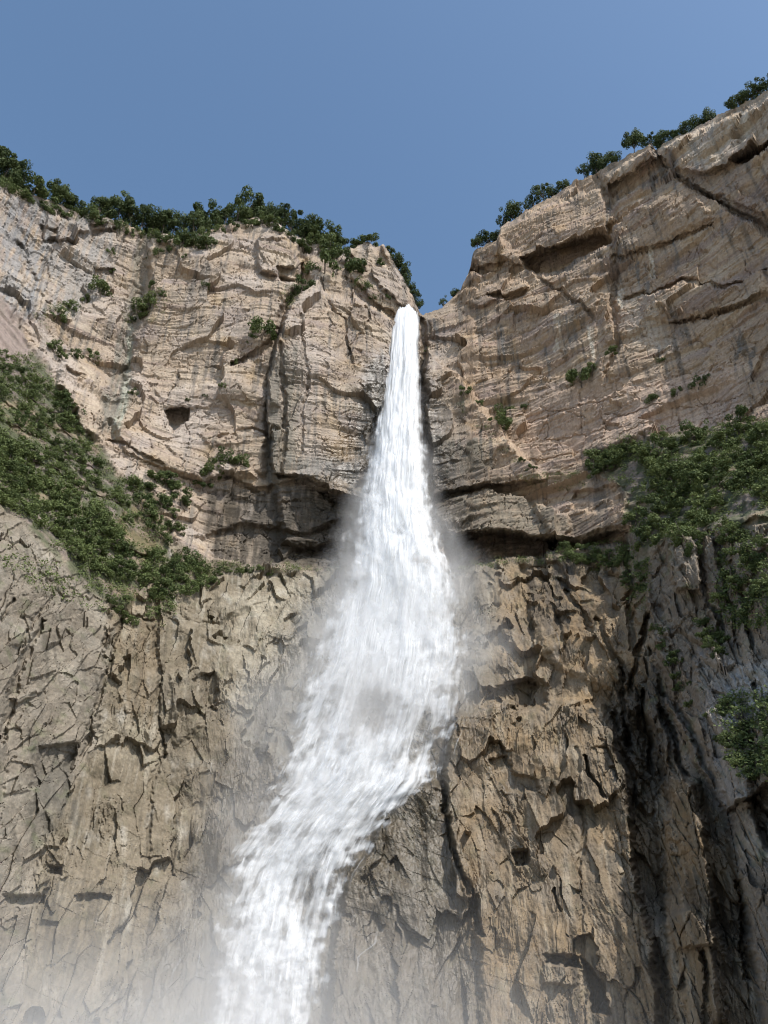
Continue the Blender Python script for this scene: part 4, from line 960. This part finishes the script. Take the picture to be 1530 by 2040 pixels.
def shrub_at(px, py, w_, label, group=None, hk=.85, kind='shrub'):
    p = at(px, py + w_ * .3 * hk); su, sx = px_scale(p)
    p = outward(p, -.2)
    j = random.randrange(6)
    return plant('shrub', SHRUBS[j], ('foliage', 'stem'), p, w_ / sx, w_ * hk / su * .9, label, 'shrub', group, (random.uniform(-.1, .3), random.uniform(-.2, .2)))
ONE = [  # single shrubs that can be picked out on the walls
    (195, 588, 44, 'round shrub on a small ledge high on the far left wall'), (170, 600, 26, 'smaller shrub just left of the round ledge shrub on the far left wall'),
    (225, 545, 16, 'tiny shrub at the end of the dark slot on the far left wall'), (215, 510, 22, 'small pale shrub above the dark slot on the far left wall'),
    (272, 618, 34, 'shrub at the foot of the grey streaked chute, on its near side'), (297, 614, 40, 'leafy shrub at the foot of the grey streaked chute, on its far side'), (283, 632, 26, 'low shrub between the two at the foot of the grey streaked chute'),
    (262, 640, 22, 'lowest shrub at the foot of the grey streaked chute'), (306, 563, 24, 'narrow shrub in the crack beside the grey streaked chute'), (320, 600, 16, 'small shrub by the bare slab right of the grey chute'),
    (405, 580, 20, 'lone small shrub in the middle of the smooth beige buttress'), (362, 488, 40, 'shrub hanging just under the left rim trees'), (388, 486, 36, 'second shrub hanging just under the left rim trees'), (412, 492, 34, 'shrub on the brow of the smooth beige buttress'),
    (340, 500, 22, 'shrub beside the brow of the smooth buttress'), (316, 505, 26, 'shrub on the step left of the smooth buttress'), (296, 512, 20, 'small shrub right at the top of the grey chute'), (365, 525, 14, 'tiny shrub below the brow of the smooth buttress'),
    (520, 672, 50, 'large shrub low in the green gully left of the pointed buttress'), (492, 708, 30, 'mid-sized shrub at the tail of the green gully'), (462, 729, 20, 'last small shrub at the tail of the green gully'), (500, 690, 26, 'shrub just above the tail of the green gully'),
    (570, 606, 34, 'shrub half way up the green gully'), (600, 574, 36, 'shrub near the top of the green gully'), (585, 592, 24, 'small shrub between the two highest in the green gully'),
    (645, 536, 62, 'large leafy shrub on the tip of the pointed buttress'), (672, 520, 44, 'shrub behind the tip of the pointed buttress'), (700, 548, 56, 'broad shrub right of the tip of the pointed buttress'), (625, 470, 34, 'shrub on the knob above the green gully'), (604, 500, 30, 'shrub beside the hollow of the knob'), (660, 500, 40, 'tall shrub between the knob and the small peak'),
    (712, 572, 26, 'topmost shrub on the ramp above the pointed buttress'), (728, 588, 26, 'second shrub down the ramp above the pointed buttress'), (745, 603, 22, 'third shrub down the ramp above the pointed buttress'), (772, 604, 22, 'small dark shrub left of the waterfall lip'), (755, 520, 20, 'shrub on the face of the small peak'),
    (266, 770, 20, 'tiny shrub in the slanting crack below the grey chute'), (440, 776, 16, 'tiny shrub on the ledge above the square cave'), (408, 783, 14, 'tuft of shrub right of the square cave'), (375, 790, 14, 'tuft of shrub just above the square cave'),
    (448, 908, 34, 'shrub on the high step of the lower buttress'), (474, 918, 34, 'rightmost shrub on the step of the lower buttress'), (418, 942, 46, 'bushy shrub on the low step of the lower buttress'), (432, 922, 34, 'shrub in the middle of the step of the lower buttress'), (405, 965, 34, 'lowest shrub on the step of the lower buttress'),
    (182, 694, 30, 'shrub on the ledge over the pink rock corner'), (150, 702, 28, 'shrub left on the ledge over the pink rock corner'), (125, 704, 24, 'last shrub on the ledge over the pink rock corner'), (105, 690, 30, 'shrub where the left slope meets the upper wall'),
    (110, 628, 34, 'low shrub on the grassy ramp of the far left wall'), (135, 612, 28, 'upper shrub on the grassy ramp of the far left wall'),
    (925, 777, 26, 'shrub on the ramp just right of the fall'), (1003, 815, 36, 'shrub on the lower ramp right of the fall'), (1005, 850, 40, 'dark shrub at the crook of the ramp right of the fall'), (985, 830, 24, 'small shrub in the groove of the ramp right of the fall'), (955, 800, 18, 'tiny shrub between the shrubs of the ramp right of the fall'), (1045, 803, 18, 'small shrub right of the ramp crook'),
    (850, 690, 14, 'little shrub beside the falling water near its top'), (1160, 758, 48, 'largest lone shrub on the beige right wall'), (1182, 742, 32, 'shrub touching the largest one on the beige right wall'), (1222, 708, 26, 'shrub in the broken groove of the right wall'), (1316, 720, 20, 'small shrub on the right wall under the white streaks'),
    (1352, 788, 26, 'shrub on the pink beds of the right wall'), (1394, 770, 32, 'dark shrub beside the black streak of the right wall'), (1412, 765, 20, 'small neighbour of the dark shrub by the black streak'), (1300, 797, 26, 'pale shrub on the pink beds of the right wall'),
    (1060, 940, 24, 'shrub on the grassy ledge below the right ramp'), (1040, 925, 18, 'small shrub at the left end of the grassy ledge'), (1475, 830, 46, 'dry brownish shrub above the right thicket'),
    (1320, 1285, 26, 'pale rounded shrub on the brow over the dark chimney')]
for px, py, w_, lb in ONE: shrub_at(px, py, w_ * (1.4 if w_ >= 30 else 1.2), lb, 'shrubs on the cliff faces')

frr = random.Random(77)
fringe = [(x, np.interp(x, SKYLINE[:, 0], SKYLINE[:, 1]) + frr.uniform(2, 18), frr.uniform(22, 40)) for x in list(range(660, 20, -20)) + [10, 2]]
for i, (x, y, w_) in enumerate(fringe): shrub_at(x + frr.uniform(-5, 5), y, w_, f'low shrub fringing the foot of the left rim trees, {ordinal(i + 1)} from the notch', 'low shrubs fringing the left rim')
def inside(pts, x, y):
    c = False; n_ = len(pts)
    for i in range(n_):
        ax, ay = pts[i]; bx, by = pts[(i + 1) % n_]
        if (ay > y) != (by > y) and x < (bx - ax) * (y - ay) / (by - ay) + ax: c = not c
    return c
def scatter(pts, n_, r_, mind, tries=9000, keep=None):
    xs = [p[0] for p in pts]; ys = [p[1] for p in pts]; out = []
    for _ in range(tries):
        x, y = r_.uniform(min(xs), max(xs)), r_.uniform(min(ys), max(ys))
        if not inside(pts, x, y): continue
        if any((x - a) ** 2 + (y - b) ** 2 < mind * mind for a, b in out): continue
        out.append((x, y))
        if len(out) >= n_: break
    return out
prng = random.Random(5)
# (outline, count, width range, spacing, label, group)
THICK = [
    ([(-150, 860), (0, 870), (60, 890), (130, 930), (170, 990), (240, 1060), (262, 1120), (230, 1170), (130, 1090), (60, 1030), (0, 1000), (-150, 980)], 150, (20, 52), 12, 'dark green shrub packed into the thicket low on the left slope', 'thicket on the left slope'),
    ([(-150, 690), (0, 700), (50, 730), (100, 770), (150, 850), (215, 940), (300, 1050), (250, 1040), (150, 960), (60, 890), (0, 880), (-150, 860)], 130, (12, 34), 12, 'small shrub scattered on the upper, grassier part of the left slope', 'scattered shrubs of the left slope'),
    ([(110, 770), (140, 800), (170, 850), (150, 860), (120, 820)], 5, (30, 44), 16, 'dark shrub in the gully between left slope and upper wall', 'shrubs of the left gully'),
    ([(255, 950), (330, 950), (375, 965), (385, 985), (340, 1010), (355, 1060), (330, 1080), (300, 1040)], 16, (30, 50), 15, 'shrub at the head of the ravine beside the left slope', 'shrubs at the head of the left ravine'),
    ([(300, 1100), (360, 1095), (410, 1120), (420, 1160), (370, 1190), (300, 1215), (285, 1160)], 20, (30, 52), 16, 'grey-green shrub spilling over the lower cliff in the left ravine', 'shrubs spilling into the left ravine'),
    ([(200, 1180), (280, 1190), (320, 1230), (250, 1240)], 5, (24, 36), 16, 'shrub below the left thicket at the brink of the pale face', 'shrubs at the brink of the pale face'),
    ([(420, 1128), (550, 1132), (545, 1140), (430, 1145)], 7, (14, 24), 12, 'low shrub on the grassy ledge left of the fall', 'shrubs on the grassy ledge'),
    ([(1165, 915), (1195, 893), (1240, 895), (1230, 940), (1180, 950)], 8, (34, 50), 17, 'shrub in the clump at the left tip of the right thicket', 'shrubs at the tip of the right thicket'),
    ([(1245, 880), (1330, 862), (1480, 840), (1530, 850), (1700, 850), (1700, 990), (1540, 990), (1470, 985), (1420, 1020), (1400, 1060), (1330, 1070), (1275, 1090), (1255, 1040), (1300, 960), (1330, 930), (1260, 920)], 125, (20, 62), 15, 'dark green shrub packed into the thicket on the right slope', 'thicket on the right slope'),
    ([(1370, 1040), (1400, 1030), (1415, 1090), (1380, 1090)], 5, (34, 46), 16, 'bright green shrub hanging beside the upright pillar', 'shrubs beside the pillar'),
    ([(1100, 1085), (1180, 1090), (1250, 1095), (1260, 1120), (1180, 1125), (1120, 1115)], 16, (20, 34), 14, 'scrubby shrub along the foot of the upper wall, right of the cave', 'scrub right of the cave'),
    ([(1240, 1110), (1300, 1120), (1280, 1200), (1250, 1190)], 7, (20, 32), 14, 'shrub in the cleft left of the upright pillar', 'shrubs in the cleft by the pillar'),
    ([(1450, 1050), (1540, 1080), (1640, 1100), (1640, 1260), (1540, 1250), (1430, 1230), (1440, 1130)], 60, (20, 50), 14, 'shrub among the grey slabs of the right spur', 'shrubs among the slabs of the right spur'),
    ([(1300, 1240), (1330, 1260), (1360, 1330), (1420, 1420), (1480, 1560), (1440, 1500), (1370, 1400), (1310, 1300)], 14, (16, 30), 16, 'small shrub dotted on the open face of the right spur', 'small shrubs on the face of the right spur'),
    ([(1395, 1235), (1430, 1230), (1470, 1280), (1430, 1310), (1400, 1280)], 7, (30, 44), 15, 'shrub on the brow below the slabs of the right spur', 'shrubs on the brow of the right spur'),
    ([(1430, 1370), (1470, 1370), (1500, 1450), (1540, 1440), (1640, 1450), (1640, 1560), (1540, 1560), (1470, 1530), (1440, 1450)], 26, (26, 46), 17, 'shrub low on the shaded flank of the right spur', 'shrubs low on the right spur')]
EXTRA = []
for pts, n_, (w0, w1), sp_, lb, gr in THICK:
    spots = [(x, y, prng.uniform(w0, w1) * 1.12) for x, y in scatter(pts, n_, prng, sp_)]
    spots.sort(key=lambda t: -t[2])
    lim = 40 if n_ > 50 else 16
    mine = sorted(t for t in spots[:lim] if -5 < t[0] < 1535)
    EXTRA += spots[lim:] + [t for t in spots[:lim] if not -5 < t[0] < 1535]
    for i, (x, y, w_) in enumerate(mine):
        l2 = lb if len(mine) > 8 else lb + ', ' + ('leftmost of them' if i == 0 else 'rightmost of them' if i == len(mine) - 1 else ordinal(i + 1) + ' from the left')
        shrub_at(x, y, w_, l2, gr, prng.uniform(.75, 1.05))
# the rest of the thickets reads as one mass
def mass(name, spots, label, seed):
    r_ = np.random.default_rng(seed); VV, FF, TT = [], [], []; o_ = 0
    for x, y, w_ in spots:
        p = at(x, y + w_ * .25); su, sx = px_scale(p); a_, b_ = w_ / sx, w_ / su * .8
        lobes = [(r_.normal(0, .22), r_.normal(0, .22), r_.uniform(.1, .6), r_.uniform(.1, .2)) for _ in range(11)]
        c_, n_ = blob_cloud(lobes, 62, r_); V, F = leaf_quads(c_ * np.array([a_, a_, b_]), n_, .05 * a_, r_)
        VV.append(V + np.array(p[:])); FF.append(F + o_); o_ += len(V); TT.append(np.repeat(np.clip(r_.normal(.2 + .55 * r_.uniform(), .17, len(c_)), 0, 1), 4))
    me = mesh_np(name, np.concatenate(VV), np.concatenate(FF), [LEAF2], {'leaf_tone': ('FLOAT', np.concatenate(TT))})
    link(bpy.data.objects.new(name, me), label=label, cat='thicket', kind='stuff')
mass('thicket', [t for t in EXTRA if t[0] < 700], 'dense green thicket filling the left slope and ravine', 911)
mass('thicket', [t for t in EXTRA if t[0] > 700], 'dense green thicket filling the right slope and spur', 912)

# ground cover: countless leaves and grass on the slopes and ledges
def cover(name, regions, label, mat_, size, seed):
    r_ = np.random.default_rng(seed); P_, N_ = [], []
    for pts, cnt, lift in regions:
        pr = random.Random(seed); got = 0; xs = [p[0] for p in pts]; ys = [p[1] for p in pts]
        for _ in range(cnt * 6):
            x, y = pr.uniform(min(xs), max(xs)), pr.uniform(min(ys), max(ys))
            if not inside(pts, x, y): continue
            if float(fbm(np.array([x / 28.]), np.array([y / 16.]), 3, seed)[0]) < -.12: continue
            P_.append(at(x, y)[:]); N_.append(lift); got += 1
            if got >= cnt: break
    base_ = np.array(P_); nb = len(base_); per = 26
    c_ = np.repeat(base_, per, 0) + r_.normal(0, 1, (nb * per, 3)) * np.array([.75, .6, .4]) + np.array([0, -.35, .25])
    c_ += np.repeat(np.array(N_), per)[:, None] * np.array([0, -.2, .6]) * r_.uniform(0, 1, (nb * per, 1))
    V, F = leaf_quads(c_, np.tile(np.array([0, -.4, .8]), (len(c_), 1)), size, r_)
    me = mesh_np(name, V, F, [mat_], {'leaf_tone': ('FLOAT', np.repeat(np.clip(r_.normal(.62, .2, len(c_)), 0, 1), 4))})
    link(bpy.data.objects.new(name, me), label=label, cat='undergrowth', kind='stuff')
cover('undergrowth', [([(-150, 690), (0, 700), (60, 705), (112, 770), (180, 875), (235, 948), (300, 975), (320, 1060), (330, 1110), (300, 1160), (250, 1212), (200, 1185), (110, 1100), (50, 1036), (0, 1008), (-150, 990)], 1500, .6),
      ([(285, 1110), (420, 1110), (440, 1150), (360, 1200), (330, 1260), (290, 1230)], 200, .5), ([(20, 1090), (150, 1140), (210, 1220), (120, 1200), (0, 1130)], 60, .2)],
      'tangled green undergrowth covering the left slope', LEAF2, .30, 901)
cover('undergrowth', [([(1165, 930), (1190, 900), (1255, 880), (1330, 862), (1480, 838), (1700, 840), (1700, 1000), (1530, 1010), (1440, 1040), (1340, 1070), (1275, 1100), (1250, 1060), (1252, 985)], 620, .6),
      ([(1420, 1060), (1560, 1060), (1560, 1260), (1440, 1250)], 260, .4), ([(1430, 1380), (1560, 1380), (1560, 1560), (1460, 1540)], 200, .4), ([(1090, 1085), (1260, 1085), (1270, 1130), (1120, 1130)], 150, .4), ([(1240, 1100), (1300, 1110), (1290, 1220), (1250, 1240)], 80, .3)],
      'tangled green undergrowth covering the right slope and spur', LEAF2, .30, 902)
cover('grass', [([(430, 1122), (690, 1134), (690, 1141), (430, 1140)], 90, .2), ([(905, 1128), (1100, 1112), (1100, 1122), (920, 1138)], 70, .2), ([(1030, 950), (1150, 950), (1170, 970), (1060, 975)], 60, .2), ([(60, 640), (150, 600), (160, 625), (90, 660)], 60, .2),
      ([(240, 620), (320, 590), (330, 640), (250, 650)], 40, .2), ([(560, 590), (610, 540), (620, 560), (575, 625)], 40, .3), ([(700, 555), (760, 600), (755, 618), (700, 580)], 40, .3), ([(905, 770), (1040, 930), (1030, 940), (895, 780)], 60, .2), ([(0, 360), (130, 405), (300, 465), (400, 465), (400, 485), (280, 480), (100, 420), (0, 385)], 160, .4)],
      'short green grass on the narrow ledges of the cliffs', LEAF2, .22, 903)
print('plants', round(time.time() - T0, 1))

# ------------------------------------------------------------------ valley floor and pool below the frame
def ground():
    m, nt, N, L, o = mat_base('gravel_ground')
    b = N.new('ShaderNodeBsdfPrincipled'); b.inputs['Roughness'].default_value = .9
    nz = N.new('ShaderNodeTexNoise'); nz.inputs['Scale'].default_value = 60; nz.inputs['Detail'].default_value = 6
    cr_ = N.new('ShaderNodeValToRGB'); cr_.color_ramp.elements[0].color = (.12, .105, .08, 1); cr_.color_ramp.elements[1].color = (.30, .27, .22, 1)
    L.new(nz.outputs[0], cr_.inputs[0]); L.new(cr_.outputs[0], b.inputs['Base Color']); L.new(b.outputs[0], o.inputs['Surface'])
    me = bpy.data.meshes.new('ground'); g_ = 3000
    me.from_pydata([(-g_, -g_, -14), (g_, -g_, -14), (g_, g_, -14), (-g_, g_, -14)], [], [(0, 1, 2, 3)]); me.update(); me.materials.append(m)
    link(bpy.data.objects.new('ground', me), kind='structure')
ground()
print('done', round(time.time() - T0, 1))
